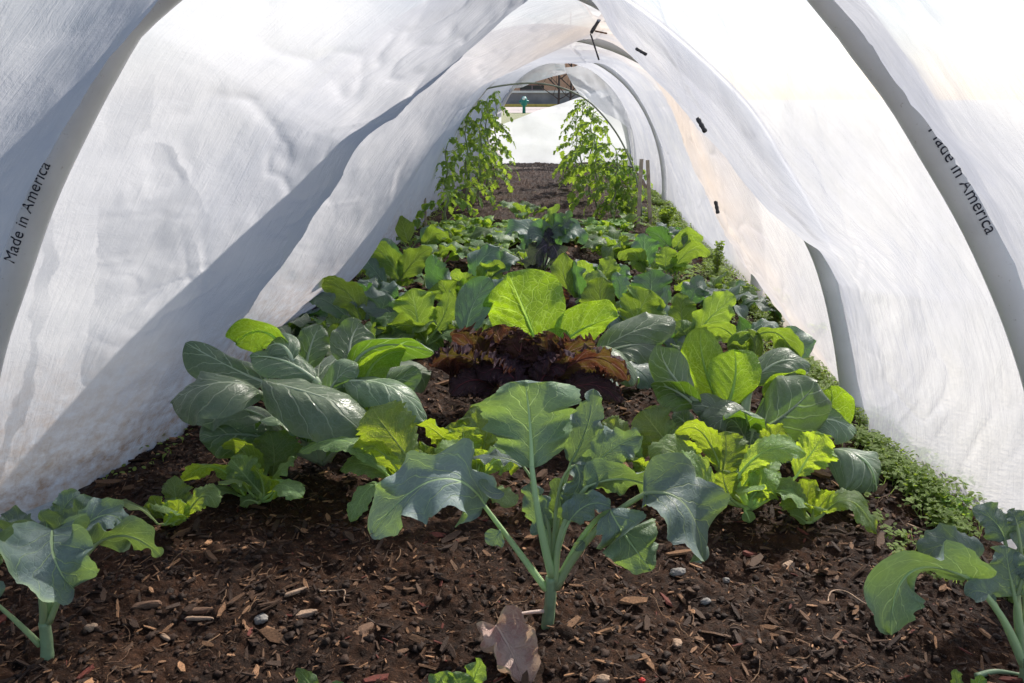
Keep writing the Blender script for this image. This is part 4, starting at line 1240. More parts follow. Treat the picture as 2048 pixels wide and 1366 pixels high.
# ---- lime mustard plants
MUS = 'lime green mustard plants with toothed leaves'
D_ = dict
manual('mustard_plant', 'small lime mustard with four low leaves, nearest the left side of the sheet', 'mustard plant', (345, 1058), [
    (318, 1050, 172, 1012, (255, 1006), 36, (-.1, .3, .9), .0, .02),
    (340, 1050, 306, 992, (318, 1018), 46, (-.1, .85, .4), .02, .03),
    (348, 1050, 358, 998, (356, 1022), 46, (.1, .85, .4), .0, .0),
    (368, 1040, 348, 952, (352, 992), 52, (.1, -.85, .4), .04, .06),
    (372, 1030, 432, 1016, (408, 990), 44, (.1, -.6, .8), .0, -.02),
    (330, 1048, 372, 1034, (350, 1030), 30, (.1, .6, .6), -.01, -.02),
], group=MUS, kind='mustard', mat='mustard', pr=.0026, res=(40, 23))
manual('mustard_plant', 'lime mustard with arching leaves in front of the left bok choy', 'mustard plant', (520, 1014), [
    (492, 996, 366, 962, (432, 934), 50, (-.15, .75, .6), .0, .01),
    (510, 985, 446, 896, (490, 905), 56, (-.3, .75, .5), .03, .03),
    (520, 985, 462, 918, (486, 946), 60, (-.2, -.6, .7), -.01, .0),
    (545, 955, 538, 862, (548, 905), 84, (.05, -.9, .35), .05, .07, D_(seed=7, node=(540, 985, .03))),
    (530, 990, 505, 934, (522, 955), 60, (.3, .7, .5), -.01, -.01),
    (540, 1000, 608, 972, (572, 965), 52, (.2, .5, .75), .0, -.01),
    (528, 1000, 560, 955, (545, 972), 44, (.1, .8, .5), .01, .02),
    (515, 1005, 480, 1012, (495, 1000), 28, (-.1, -.4, .9), -.02, -.03),
], group=MUS, kind='mustard', mat='mustard', pr=.003, res=(44, 25))
manual('mustard_plant', 'lime mustard with one broad toothed leaf, between the left bok choy and the middle broccoli', 'mustard plant', (802, 985), [
    (775, 950, 600, 906, (690, 882), 46, (-.1, -.3, .95), -.04, -.05),
    (832, 935, 742, 812, (776, 862), 100, (-.1, -.75, .6), -.04, -.03, D_(seed=9)),
    (800, 945, 706, 900, (752, 898), 52, (-.1, .85, .4), -.04, -.05),
    (790, 962, 680, 942, (730, 928), 44, (-.1, -.3, .9), -.02, -.03),
    (820, 950, 868, 895, (850, 915), 60, (.1, -.7, .6), .03, .05),
    (800, 965, 770, 930, (782, 945), 44, (-.1, .8, .4), .0, .0),
    (815, 960, 880, 935, (850, 930), 50, (.2, .7, .6), .0, .0),
], group=MUS, kind='mustard', mat='mustard', pr=.003, res=(44, 25))
manual('mustard_plant', 'lime mustard left of the tall middle broccoli leaf', 'mustard plant', (955, 985), [
    (915, 910, 832, 850, (870, 862), 50, (-.1, .8, .5), .04, .07),
    (930, 915, 905, 845, (915, 875), 60, (-.1, -.8, .5), .05, .07),
    (930, 925, 925, 850, (928, 885), 66, (0, .9, .35), .02, .03),
    (948, 905, 940, 815, (955, 852), 70, (.1, -.65, .6), .06, .09),
    (965, 910, 1008, 885, (985, 845), 76, (.2, -.6, .7), .03, .05),
    (935, 940, 870, 905, (900, 905), 56, (-.1, -.5, .8), -.01, -.02),
    (955, 950, 965, 900, (960, 925), 56, (.1, .8, .4), -.01, .0),
    (970, 950, 1020, 940, (995, 920), 50, (.1, -.7, .6), -.02, -.02),
], group=MUS, kind='mustard', mat='mustard', pr=.003, res=(40, 23))
manual('mustard_plant', 'lime mustard just right of the tall middle broccoli leaf', 'mustard plant', (1300, 975), [
    (1350, 905, 1282, 822, (1312, 858), 82, (-.1, -.75, .6), .04, .07, D_(seed=31)),
    (1275, 930, 1282, 868, (1276, 900), 52, (.05, .9, .3), .02, .03),
    (1262, 900, 1205, 842, (1232, 862), 52, (-.2, -.6, .7), .04, .06),
    (1285, 930, 1235, 910, (1260, 902), 46, (-.1, -.6, .7), .0, .0),
    (1322, 920, 1378, 862, (1352, 880), 54, (.1, -.7, .6), .04, .06),
    (1310, 940, 1330, 885, (1322, 910), 50, (.1, .85, .4), .0, .02),
    (1300, 945, 1265, 925, (1280, 930), 40, (-.1, .8, .4), -.02, -.02),
    (1340, 930, 1400, 905, (1370, 898), 52, (.2, .7, .5), .01, .01),
], group=MUS, kind='mustard', mat='mustard', pr=.003, res=(40, 23))
manual('mustard_plant', 'largest lime mustard, many upright toothed leaves in front of the right bok choy', 'mustard plant', (1500, 1030), [
    (1440, 935, 1352, 868, (1400, 862), 48, (-.1, .85, .4), .03, .05),
    (1445, 955, 1450, 862, (1452, 905), 82, (-.1, -.8, .5), .02, .05, D_(seed=38)),
    (1405, 975, 1300, 912, (1350, 905), 66, (-.1, -.5, .8), .0, .0),
    (1430, 985, 1345, 962, (1385, 948), 76, (-.1, -.7, .6), -.03, -.05),
    (1478, 950, 1612, 908, (1540, 898), 52, (.05, -.55, .8), -.02, -.03, D_(seed=36)),
    (1538, 925, 1565, 850, (1545, 885), 58, (.1, .9, .4), .03, .05),
    (1590, 955, 1648, 868, (1618, 912), 84, (.1, .92, .3), .02, .04, D_(seed=37)),
    (1480, 985, 1530, 925, (1502, 950), 66, (.1, .8, .5), -.0, .01),
    (1465, 1000, 1445, 940, (1450, 970), 60, (-.1, .8, .4), -.02, -.01),
    (1500, 1000, 1560, 965, (1530, 970), 60, (.2, -.6, .7), -.01, -.02),
    (1520, 1008, 1540, 950, (1530, 978), 40, (.1, .85, .4), .0, .0),
    (1490, 1022, 1500, 1045, (1495, 1030), 24, 't', -.02, -.03, D_(kind='smooth')),
], group=MUS, kind='mustard', mat='mustard', pr=.0034, res=(44, 25))
manual('mustard_plant', 'small lime mustard low in front of the big drooping bok choy leaf', 'mustard plant', (1622, 1056), [
    (1610, 1035, 1552, 990, (1575, 985), 58, (-.1, -.6, .75), .0, .0),
    (1620, 1030, 1632, 962, (1615, 990), 60, (.05, .85, .4), .03, .04, D_(seed=42)),
    (1645, 1030, 1752, 1068, (1702, 1002), 46, (.1, -.4, .8), .0, -.02, D_(seed=43)),
    (1640, 1015, 1736, 1006, (1690, 990), 34, (.1, -.3, .9), .04, .06),
    (1625, 1035, 1670, 985, (1650, 1000), 50, (.1, .8, .5), .01, .02),
    (1612, 1045, 1580, 1030, (1595, 1032), 26, (-.1, -.5, .8), -.01, -.02, D_(kind='smooth')),
], group=MUS, kind='mustard', mat='mustard', pr=.0026, res=(40, 23))

# ---- middle rows: individually placed brassicas
MID = 'young brassica plants in the middle rows'
def fill_heart(r, kind, mat, n, L, Wd, seed, pr, up=(25, 70)):
    rs = np.random.RandomState(seed)
    b0 = np.array(r.location) + np.array([0, 0, .01])
    for i in range(n):
        a = i * 2.4 + seed
        t = i / max(1, n - 1)
        e = math.radians(up[0] + (up[1] - up[0]) * t + rs.uniform(-8, 8)); l = L * (1 - .35 * t) * rs.uniform(.8, 1.1)
        rad = np.array([math.cos(a), math.sin(a), 0]); d = rad * math.cos(e) + np.array([0, 0, math.sin(e)])
        b = b0 + d * l * .4; e2 = e - .5 * rs.uniform(.3, 1.5)
        tip = b + (rad * math.cos(e2) + np.array([0, 0, math.sin(e2)])) * l * .8
        N = -rad * math.sin(e) + np.array([0, 0, math.cos(e)]) + rs.uniform(-.25, .25, 3)
        put_leaf(r, kind, mat, b, b + d * l * .4, tip, Wd * rs.uniform(.75, 1.1), N, seed * 17 + i, node=b0, pr=pr * .9, nu=26, nv=17)

for _i, _o in enumerate([o for o in COL.objects if o.parent is None and o.name.startswith('mustard_plant')]):
    fill_heart(_o, 'mustard', 'mustard', 2 if _i in (0, 6) else 6, .06 if _i in (0, 6) else .10, .042, 40 + _i, .0028)

for _i, _o in enumerate([o for o in COL.objects if o.parent is None and o.name.startswith('bok_choy')]):
    fill_heart(_o, 'bokchoy', 'bokchoy', (6, 3)[_i], (.22, .15)[_i], (.10, .07)[_i], 70 + _i, .005, (35, 74))

def young(basepx, lab, leaves, n=5, L=.11, Wd=.075, kind='mid', mat='mid', seed=1, Y=None, up=(25, 70), name='brassica_plant', cat='brassica plant', pr=.003, **kw):
    r = manual(name, lab, cat, basepx, leaves, group=MID, kind=kind, mat=mat, pr=pr, res=(30, 19), Y=Y)
    fill_heart(r, kind, mat, n, L, Wd, seed, pr, up)
    return r

young((668, 690), 'mid green brassica beside the left sheet with one glowing leaf leaning left', [
    (722, 640, 636, 566, (690, 582), 62, (-.2, .85, .45), .0, .02, D_(seed=201)), (700, 640, 612, 600, (650, 600), 40, (-.2, -.6, .7), .03, .05, D_(mat='grey')),
    (745, 650, 770, 590, (765, 615), 66, (.2, -.7, .6), .0, .02, D_(mat='grey'))], seed=3, mat='mid')
young((850, 700), 'bright mid green brassica with a broad backlit leaf left of the red kale', [
    (838, 660, 822, 580, (830, 615), 92, (0, .9, .35), .0, .02, D_(seed=203)), (872, 660, 898, 580, (892, 620), 44, (.2, .85, .4), .0, .02),
    (820, 670, 752, 640, (785, 640), 54, (-.1, -.3, .8), -.02, -.03), (800, 640, 700, 600, (740, 600), 62, (-.2, -.5, .8), .02, .04, D_(mat='grey', seed=204)),
    (850, 680, 780, 668, (815, 650), 60, (0, .8, .5), -.03, -.04)], seed=4)
young((945, 600), 'grey-green brassica with pale twisted leaves in the centre of the bed', [
    (930, 575, 866, 508, (880, 560), 60, (-.5, -.5, .6), .0, .02, D_(mat='grey')), (950, 560, 1000, 495, (965, 520), 66, (-.2, -.7, .6), .02, .05, D_(mat='grey', seed=208)),
    (940, 590, 900, 552, (918, 560), 62, (0, .85, .4), -.02, -.02), (965, 580, 1010, 540, (990, 545), 60, (.1, .8, .5), .01, .02), (970, 560, 1040, 520, (1010, 520), 46, (.1, -.4, .9), .03, .05, D_(mat='grey'))], seed=5)
young((1152, 640), 'brassica behind the tall glowing leaf with one dark leaf folded along its rib', [
    (1150, 600, 1130, 505, (1128, 550), 52, (-.1, .9, .35), .02, .03, D_(seed=211)), (1168, 610, 1150, 520, (1152, 560), 54, (-.75, -.5, .3), .0, .02, D_(seed=212, mat='grey')),
    (1160, 610, 1215, 560, (1190, 560), 48, (.1, -.5, .8), .02, .04)], seed=6, n=4)
young((1262, 690), 'bright green brassica with a wide backlit fan leaf right of centre', [
    (1262, 652, 1300, 580, (1282, 615), 92, (.05, .9, .35), .0, .01, D_(seed=215)), (1210, 640, 1205, 552, (1200, 595), 62, (-.05, .9, .3), .03, .05, D_(seed=216)),
    (1300, 600, 1300, 540, (1302, 568), 72, (.05, -.85, .4), .06, .08, D_(mat='grey', seed=217)), (1240, 600, 1228, 545, (1240, 570), 36, (-.3, -.7, .5), .05, .07, D_(mat='grey')),
    (1250, 660, 1195, 655, (1222, 635), 48, (-.1, -.5, .8), -.02, -.04, D_(mat='grey')), (1335, 650, 1340, 570, (1330, 610), 36, (.7, -.5, .4), .02, .03, D_(mat='grey'))], seed=7)
young((1402, 720), 'green brassica leaning right, with a big ribbed backlit leaf beside the right bok choy', [
    (1390, 672, 1470, 592, (1430, 625), 76, (.1, .9, .35), .0, .02, D_(seed=221)), (1370, 660, 1365, 585, (1362, 620), 54, (0, .9, .35), .03, .05, D_(seed=222)),
    (1380, 610, 1412, 578, (1395, 575), 52, (.1, -.6, .7), .06, .08, D_(mat='grey')), (1385, 690, 1350, 650, (1365, 660), 50, (-.2, -.7, .5), -.01, -.01)], seed=8)
young((1500, 745), 'kohlrabi-like plant with a round closed green bud and spreading arms of leaves', [
    (1480, 690, 1400, 668, (1440, 655), 48, (-.1, .7, .6), .0, .02, D_(seed=225)), (1510, 672, 1592, 740, (1562, 672), 54, (.1, .7, .6), .0, .0, D_(seed=226)),
    (1560, 690, 1616, 715, (1592, 680), 62, (.2, -.8, .5), .02, .0, D_(mat='grey')), (1500, 665, 1558, 655, (1530, 648), 30, (.1, -.4, .9), .03, .04, D_(mat='grey')),
    (1492, 722, 1500, 668, (1470, 690), 44, (-.2, -.9, .2), -.02, -.01, D_(kind='bokchoy', seed=227, curl=1.0)), (1498, 722, 1492, 660, (1512, 690), 46, (.3, -.9, .2), -.01, -.0, D_(kind='bokchoy', seed=228, curl=1.1)),
    (1494, 724, 1490, 660, (1492, 688), 42, (0, .9, .2), .0, .0, D_(kind='bokchoy', curl=1.0)), (1490, 715, 1455, 695, (1470, 690), 26, (-.1, .6, .6), -.03, -.04)], seed=9, n=0)
young((790, 590), 'slim brassica by the left sheet with two leaves folded like wings', [
    (800, 560, 730, 490, (770, 512), 50, (-.2, .7, .5), .0, .02, D_(seed=231)), (800, 560, 865, 500, (835, 515), 50, (.2, .8, .5), .0, .02, D_(seed=232)), (790, 540, 752, 488, (775, 500), 40, (-.3, -.7, .5), .03, .05, D_(mat='grey')),
    (770, 570, 715, 512, (740, 530), 34, (-.4, -.3, .8), -.02, .0, D_(mat='grey'))], seed=10, n=4, L=.09, Wd=.06)
young((820, 505), 'brassica with a single tall paddle leaf glowing green against the left sheet', [
    (818, 485, 806, 432, (808, 458), 40, (0, .92, .3), .0, .01, D_(seed=235, kind='smooth')), (850, 500, 900, 480, (870, 468), 40, (.1, .8, .5), .0, .0), (845, 490, 890, 470, (862, 462), 36, (.1, -.5, .8), .03, .04, D_(mat='grey'))], seed=11, n=4, L=.09, Wd=.055)
young((1080, 560), 'tall purple-stalked kale with drooping dark bluish leaves in the centre of the bed', [
    (1098, 470, 1140, 455, (1122, 448), 46, (.1, -.7, .6), .0, .0, D_(mat='grey')), (1090, 480, 1045, 500, (1062, 470), 46, (-.2, -.6, .7), .0, -.02, D_(mat='grey')), (1100, 480, 1165, 490, (1145, 460), 44, (.3, -.6, .7), .0, .0, D_(mat='grey', seed=243)),
    (1112, 470, 1118, 408, (1105, 440), 26, (-.3, .8, .4), .0, .02, D_(mat='mid')), (1125, 470, 1138, 420, (1132, 446), 30, (.6, -.7, .3), .0, .01, D_(mat='grey')), (1095, 490, 1060, 545, (1075, 505), 44, (-.2, -.8, .4), -.02, -.03, D_(mat='purple')),
    (1105, 490, 1120, 540, (1115, 510), 40, (.2, -.8, .4), -.02, -.03, D_(mat='purple')), (1085, 480, 1010, 470, (1045, 455), 50, (-.1, -.5, .8), .0, .02, D_(mat='grey')), (1098, 500, 1098, 455, (1098, 478), 24, (0, -.9, .3), -.01, 0, D_(mat='purple'))],
    seed=12, n=3, mat='purple', kind='broccoli', name='kale_plant', cat='kale', L=.10, Wd=.05)
young((1105, 650), 'small red kale with orange-lit leaves tucked left of the dark folded leaf', [
    (1098, 620, 1072, 560, (1085, 590), 56, (-.1, .9, .3), .0, .02), (1105, 625, 1118, 570, (1112, 598), 52, (.1, .9, .3), .0, .01), (1110, 630, 1160, 620, (1135, 605), 40, (.1, -.5, .8), .0, .0)], seed=13, n=4, mat='kale', kind='kale', name='red_kale', cat='kale', L=.09, Wd=.06)
young((640, 640), 'dark ragged kale leaning on the left sheet with a spiky upright leaf', [
    (618, 612, 584, 540, (602, 575), 40, (.1, .8, .4), .0, .02, D_(kind='kale', mat='mid', seed=251)), (632, 622, 655, 590, (648, 600), 30, (.5, -.6, .5), .0, .0, D_(mat='grey')), (638, 630, 612, 622, (625, 618), 24, (-.3, -.6, .6), -.01, -.02)], seed=14, n=3, mat='purple', kind='kale', name='kale_plant', cat='kale', L=.07, Wd=.04)
young((1300, 560), 'row brassica at right of centre with grey and green upright leaves', [
    (1300, 530, 1290, 468, (1290, 500), 56, (-.2, -.8, .5), .02, .04, D_(mat='grey', seed=255)), (1330, 540, 1330, 492, (1332, 515), 44, (0, .9, .4), -.01, .0), (1290, 545, 1240, 520, (1265, 508), 46, (-.1, .8, .5), .0, .0), (1345, 540, 1415, 515, (1385, 500), 46, (.1, .8, .5), .0, .0, D_(seed=256)),
    (1345, 548, 1352, 505, (1348, 520), 30, (.2, -.8, .4), .02, .03, D_(mat='grey'))], seed=15, n=4, L=.1, Wd=.06)
young((1360, 520), 'brassica against the right sheet with spreading green leaves and one upright tip', [
    (1340, 500, 1290, 465, (1315, 470), 40, (-.1, .8, .5), .02, .03, D_(mat='grey')), (1350, 500, 1400, 490, (1375, 470), 40, (.1, .7, .5), .0, .0), (1368, 490, 1374, 458, (1370, 474), 14, (.2, -.9, .2), .0, .0, D_(mat='grey')), (1330, 500, 1385, 505, (1358, 480), 32, (.1, -.4, .8), .03, .03)], seed=16, n=3, L=.09, Wd=.05)
young((1205, 600), 'low green brassica between the dark folded leaf and the wide fan leaf', [
    (1190, 560, 1150, 525, (1168, 538), 40, (-.1, .8, .5), .0, .0), (1205, 560, 1225, 515, (1216, 535), 44, (.1, .85, .4), .02, .03), (1230, 565, 1250, 530, (1242, 545), 44, (.1, -.7, .5), .03, .04, D_(mat='grey'))], seed=17, n=4, L=.1, Wd=.06)
young((990, 640), 'brassica half hidden left of the tall glowing leaf', [(985, 600, 1010, 560, (1000, 575), 50, (.1, -.6, .7), .03, .05, D_(mat='grey')), (960, 600, 930, 560, (945, 575), 50, (-.1, .8, .5), .0, .0)], seed=18, n=4)
young((905, 640), 'dark green brassica in shade left of the grey folded leaf', [
    (905, 605, 880, 560, (890, 580), 66, (0, .9, .35), .0, .0), (920, 600, 970, 565, (945, 575), 60, (.1, .7, .5), .0, .0, D_(mat='bokchoy')), (890, 560, 872, 510, (870, 540), 26, (-.8, -.4, .3), .02, .03, D_(mat='grey'))], seed=19, n=4)
for k, (bp, lab, mt) in enumerate([((742, 620), 'pale grey brassica near the left sheet, behind the bright fan leaf', 'grey'), ((1440, 640), 'low greyish brassica beside the ground cover on the right', 'grey'),
        ((960, 530), 'green brassica behind the pale twisted leaves', 'mid'), ((1230, 520), 'green brassica in front of the seedling row, right of the purple kale', 'mid'),
        ((1010, 500), 'green brassica left of the purple kale', 'mid'), ((870, 540), 'small brassica on the bare soil patch left of centre', 'mid'), ((1050, 445), 'dark green brassica just in front of the bare far soil', 'mid'),
        ((700, 720), 'brassica hidden behind the long arching bok choy leaf', 'mid'), ((1180, 780), 'broad-leaved brassica between the two bok choys', 'grey'), ((560, 700), 'dark crinkled leafy plant behind the left bok choy', 'bokchoy')]):
    b = on_soil(*bp)
    s = 1.0 if b[1] < 3 else 1.15
    rosette('brassica_plant', lab, 'brassica plant', b, 8, .15 * s, .085 * s, 'mid', mt, 300 + k, MID, up=(25, 72), droop=.6)

_rk = np.random.RandomState(77)
_fill = [((610, 668), 'small pale brassica squeezed between the left sheet and the left bok choy', 'grey'), ((660, 618), 'low green brassica right beneath the ragged dark kale', 'mid'), ((775, 690), 'green brassica between the left bok choy and the broad fan leaf', 'mid'),
         ((940, 690), 'low green brassica left of the red kale', 'mid'), ((1020, 600), 'small grey brassica just behind the tall glowing leaf', 'grey'), ((1340, 700), 'grey brassica just left of the right bok choy', 'grey'),
         ((1300, 640), 'green brassica under the wide fan leaf', 'mid'), ((1420, 600), 'small green brassica beside the ground cover, behind the ribbed leaf', 'mid'), ((740, 560), 'small green brassica at the left sheet below the winged one', 'mid'),
         ((870, 585), 'small crinkled brassica left of the pale twisted leaves', 'mid'), ((1160, 560), 'small grey-green brassica behind the dark folded leaf', 'grey'), ((1260, 600), 'bright green brassica behind the wide fan leaf', 'mid'),
         ((1050, 530), 'low green brassica at the foot of the purple kale', 'mid'), ((930, 480), 'low brassica at the left part of the seedling row', 'mid'), ((1330, 480), 'low grey-green brassica at the right end of the seedling row', 'grey')]
for k, (bp, lab, mt) in enumerate(_fill):
    rosette('brassica_plant', lab, 'brassica plant', on_soil(*bp), 8, .115, .062, 'mid', mt, 500 + k, MID, up=(18, 70), droop=.7)

# ---- seedling row in front of the tomatoes
def seedling_proto(seed, n, L):
    rs = np.random.RandomState(seed); g = Geo()
    for i in range(n):
        a = i * 2.4 + rs.uniform(-.3, .3); e = math.radians(rs.uniform(35, 80)); l = L * rs.uniform(.7, 1.2)
        rad = np.array([math.cos(a), math.sin(a), 0]); d = rad * math.cos(e) + np.array([0, 0, math.sin(e)])
        b = d * l * .45; tip = b + (rad * math.cos(e - .6) + np.array([0, 0, math.sin(e - .6)])) * l * .8
        q, C, NN = blade(b, b + d * l * .4, tip, l * .55, -rad * math.sin(e) + np.array([0, 0, math.cos(e)]), 'mid', seed * 9 + i, 10, 7)
        g.add(np.vstack(q.V), np.vstack(q.Q), np.vstack(q.U))
        V, F = tube([np.zeros(3), b * .6 + np.array([0, 0, .002]), b], .0012, 5, False); g.add(V, F, np.array([3., .3]))
    return g
protos = []
rs = np.random.RandomState(5)
SEEDL = 'leafy seedlings sown in the row before the tomatoes'
spots = []
for k in range(64):
    row = k % 3
    px = 872 + (1262 - 872) * ((k // 3 + rs.uniform(0, .8)) / 21.5); py = (466, 478, 491)[row] + rs.uniform(-4, 4)
    spots.append((px, py))
spots += [(1265, 512), (1225, 502), (1290, 505), (1350, 560), (1010, 520), (1185, 505), (905, 505), (945, 500), (1200, 512), (1242, 516)]
seed_meshes = []
for k, (px, py) in enumerate(spots):
    b = on_soil(px, py)
    if k < 5:
        g = seedling_proto(60 + k, 9, .062 + .005 * k)
        o = g.build('seedling', M['seedling'], None, origin=np.zeros(3)); seed_meshes.append(o)
    else:
        o = seed_meshes[k % 5].copy(); COL.objects.link(o)
    o.location = b; o.rotation_euler = (0, 0, rs.uniform(0, 6.28)); s_ = rs.uniform(.65, 1.1); o.scale = (s_, s_, s_)
    tag(o, 'small leafy green seedling crowded in the row in front of the tomato plants', 'seedling', SEEDL)

# ---- tomatoes
def tomato(px, py, hgt, seed, lab, sweep=0.0, nl=13, dens=1.0, Y=None):
    rs = np.random.RandomState(seed)
    b0 = on_soil(px, py) if Y is None else np.array([P(px, 400, Y)[0], Y, -.01])
    r = empty('tomato_plant', b0, lab, 'tomato plant', 'staked young tomato plants in two rows')
    n = 14
    path = [b0 + np.array([sweep * (k / n) + .008 * math.sin(k * 1.3 + seed), .01 * math.cos(k), hgt * k / n]) for k in range(n + 1)]
    path = catmull(path, 40)
    V, F = tube(path, np.linspace(.0065, .0025, 40), 8); g = Geo(); g.add(V, F); g.build('stem', M['stem_tomato'], r)
    nl += 1
    for i in range(nl):
        t = 0.12 + 0.88 * i / (nl - 1)
        p = path[min(39, int(t * 39))]
        a = i * 2.4 + rs.uniform(-.4, .4) + seed
        rad = np.array([math.cos(a), math.sin(a) * .8, 0])
        l = (.20 - .10 * t) * rs.uniform(.85, 1.2)
        e = rs.uniform(.2, .7) + .4 * t
        m = p + rad * l * .5 * math.cos(e) + np.array([0, 0, l * .5 * math.sin(e)])
        tip = p + rad * l * .95 + np.array([0, 0, l * (.25 * math.sin(e) - rs.uniform(.15, .6))])
        R = bez(p, m, tip, 14)
        g = Geo(); V, F = tube(R, np.linspace(.0022, .0008, 14), 5, False); g.add(V, F, np.array([3., .3]))
        side = nrm(np.cross(rad, [0, 0, 1.0]))
        items = [(13, 0, 1.0)]
        for j in (4, 6, 9, 11): items += [(j, 1, .85), (j, -1, .85)]
        for j in (5, 8, 10): items += [(j, 1, .35), (j, -1, .35)]
        for j, s, sc in items:
            q = R[j]; dirv = nrm(R[min(13, j + 1)] - R[j - 1])
            d = nrm(dirv * (.6 if s else 1) + side * s * .9 + rs.uniform(-.2, .2, 3))
            ll = .052 * sc * rs.uniform(.8, 1.25) * (1.15 - .35 * t)
            dn = np.array([0, 0, -1.0])
            b1 = q + d * ll * .15
            t1 = b1 + nrm(d + dn * rs.uniform(.3, 1.1)) * ll
            bl, C, NN = blade(b1, (b1 + t1) / 2 + d * ll * .1 + np.array([0, 0, .006]), t1, ll * .62, np.array([0, 0, 1.0]) + d * .4 + rs.uniform(-.3, .3, 3), 'tomato', seed * 999 + i * 20 + j + s, 13, 7)
            g.add(np.vstack(bl.V), np.vstack(bl.Q), np.vstack(bl.U))
            g.add(*tube([q, b1], .0008, 4, False), np.array([3., .3]))
        g.build('leaf', M['tomato'], r)
    return r

tomato(893, 461, .40, 1, 'front tomato plant of the left row, forked bare stem near the sheet', .01, 10)
tomato(935, 425, .50, 2, 'second tomato plant of the left row', .0, 14)
tomato(958, 402, .55, 3, 'third tomato plant of the left row, yellowing lower leaves', .02, 14)
tomato(975, 385, .58, 4, 'fourth tomato plant of the left row, tallest of that row', .0, 14)
tomato(990, 370, .60, 5, 'rearmost tomato plant of the left row', .01, 13)
tomato(1222, 450, .36, 6, 'front tomato plant of the right row, under the wire hoop', .02, 12)
tomato(1193, 430, .46, 7, 'second tomato plant of the right row, dark stem showing', -.02, 14)
tomato(1180, 402, .52, 8, 'third tomato plant of the right row', .0, 14)
tomato(1162, 385, .56, 9, 'fourth tomato plant of the right row, tallest tip of that row', -.01, 14)
tomato(1150, 368, .56, 10, 'rearmost tomato plant of the right row', .0, 12)
tomato(1258, 440, .26, 12, 'short tomato plant outside the right row, next to the two wooden stakes', -.01, 9)

def stake(x0, y0, x1, y1, lab, r=.009, mat='wood'):
    b = on_soil(x0, y0); t = P(x1, y1, b[1] + .01)
    b = b - (t - b) * .05
    d = t - b; sx = nrm(np.cross(d, [0, 1.0, 0])); sy = nrm(np.cross(d, sx))
    rows = []
    for k, (q, s) in enumerate(((b, .9), (b + d * .33, 1.0), (b + d * .66, .97), (t - d * .004, 1.0), (t, .85))):
        for (a, c) in ((-1, -1), (1, -1), (1, 1), (-1, 1)):
            rows.append(q + sx * a * r * s + sy * c * r * .6 * s)
    V = np.array(rows); F = grid_faces(5, 4, 0, True); F = [F, np.array([[0, 1, 2, 3], [19, 18, 17, 16]])]
    g = Geo(); g.add(V, F)
    return tag(g.build('wooden_stake', M[mat], None, False, origin=b), lab, 'stake', 'stakes beside the tomato rows')
stake(1276, 455, 1283, 318, 'left one of the two wooden stakes inside the right side of the sheet')
stake(1301, 452, 1295, 320, 'right one of the two wooden stakes, the nearer and longer one')
stake(836, 450, 838, 352, 'thin grey stake on the left between sheet and tomato plants', .005)
stake(852, 462, 850, 396, 'short brown stake on the left in front of the tomato row', .006)
stake(1216, 408, 1217, 322, 'thin pale stake standing within the right tomato row', .005)

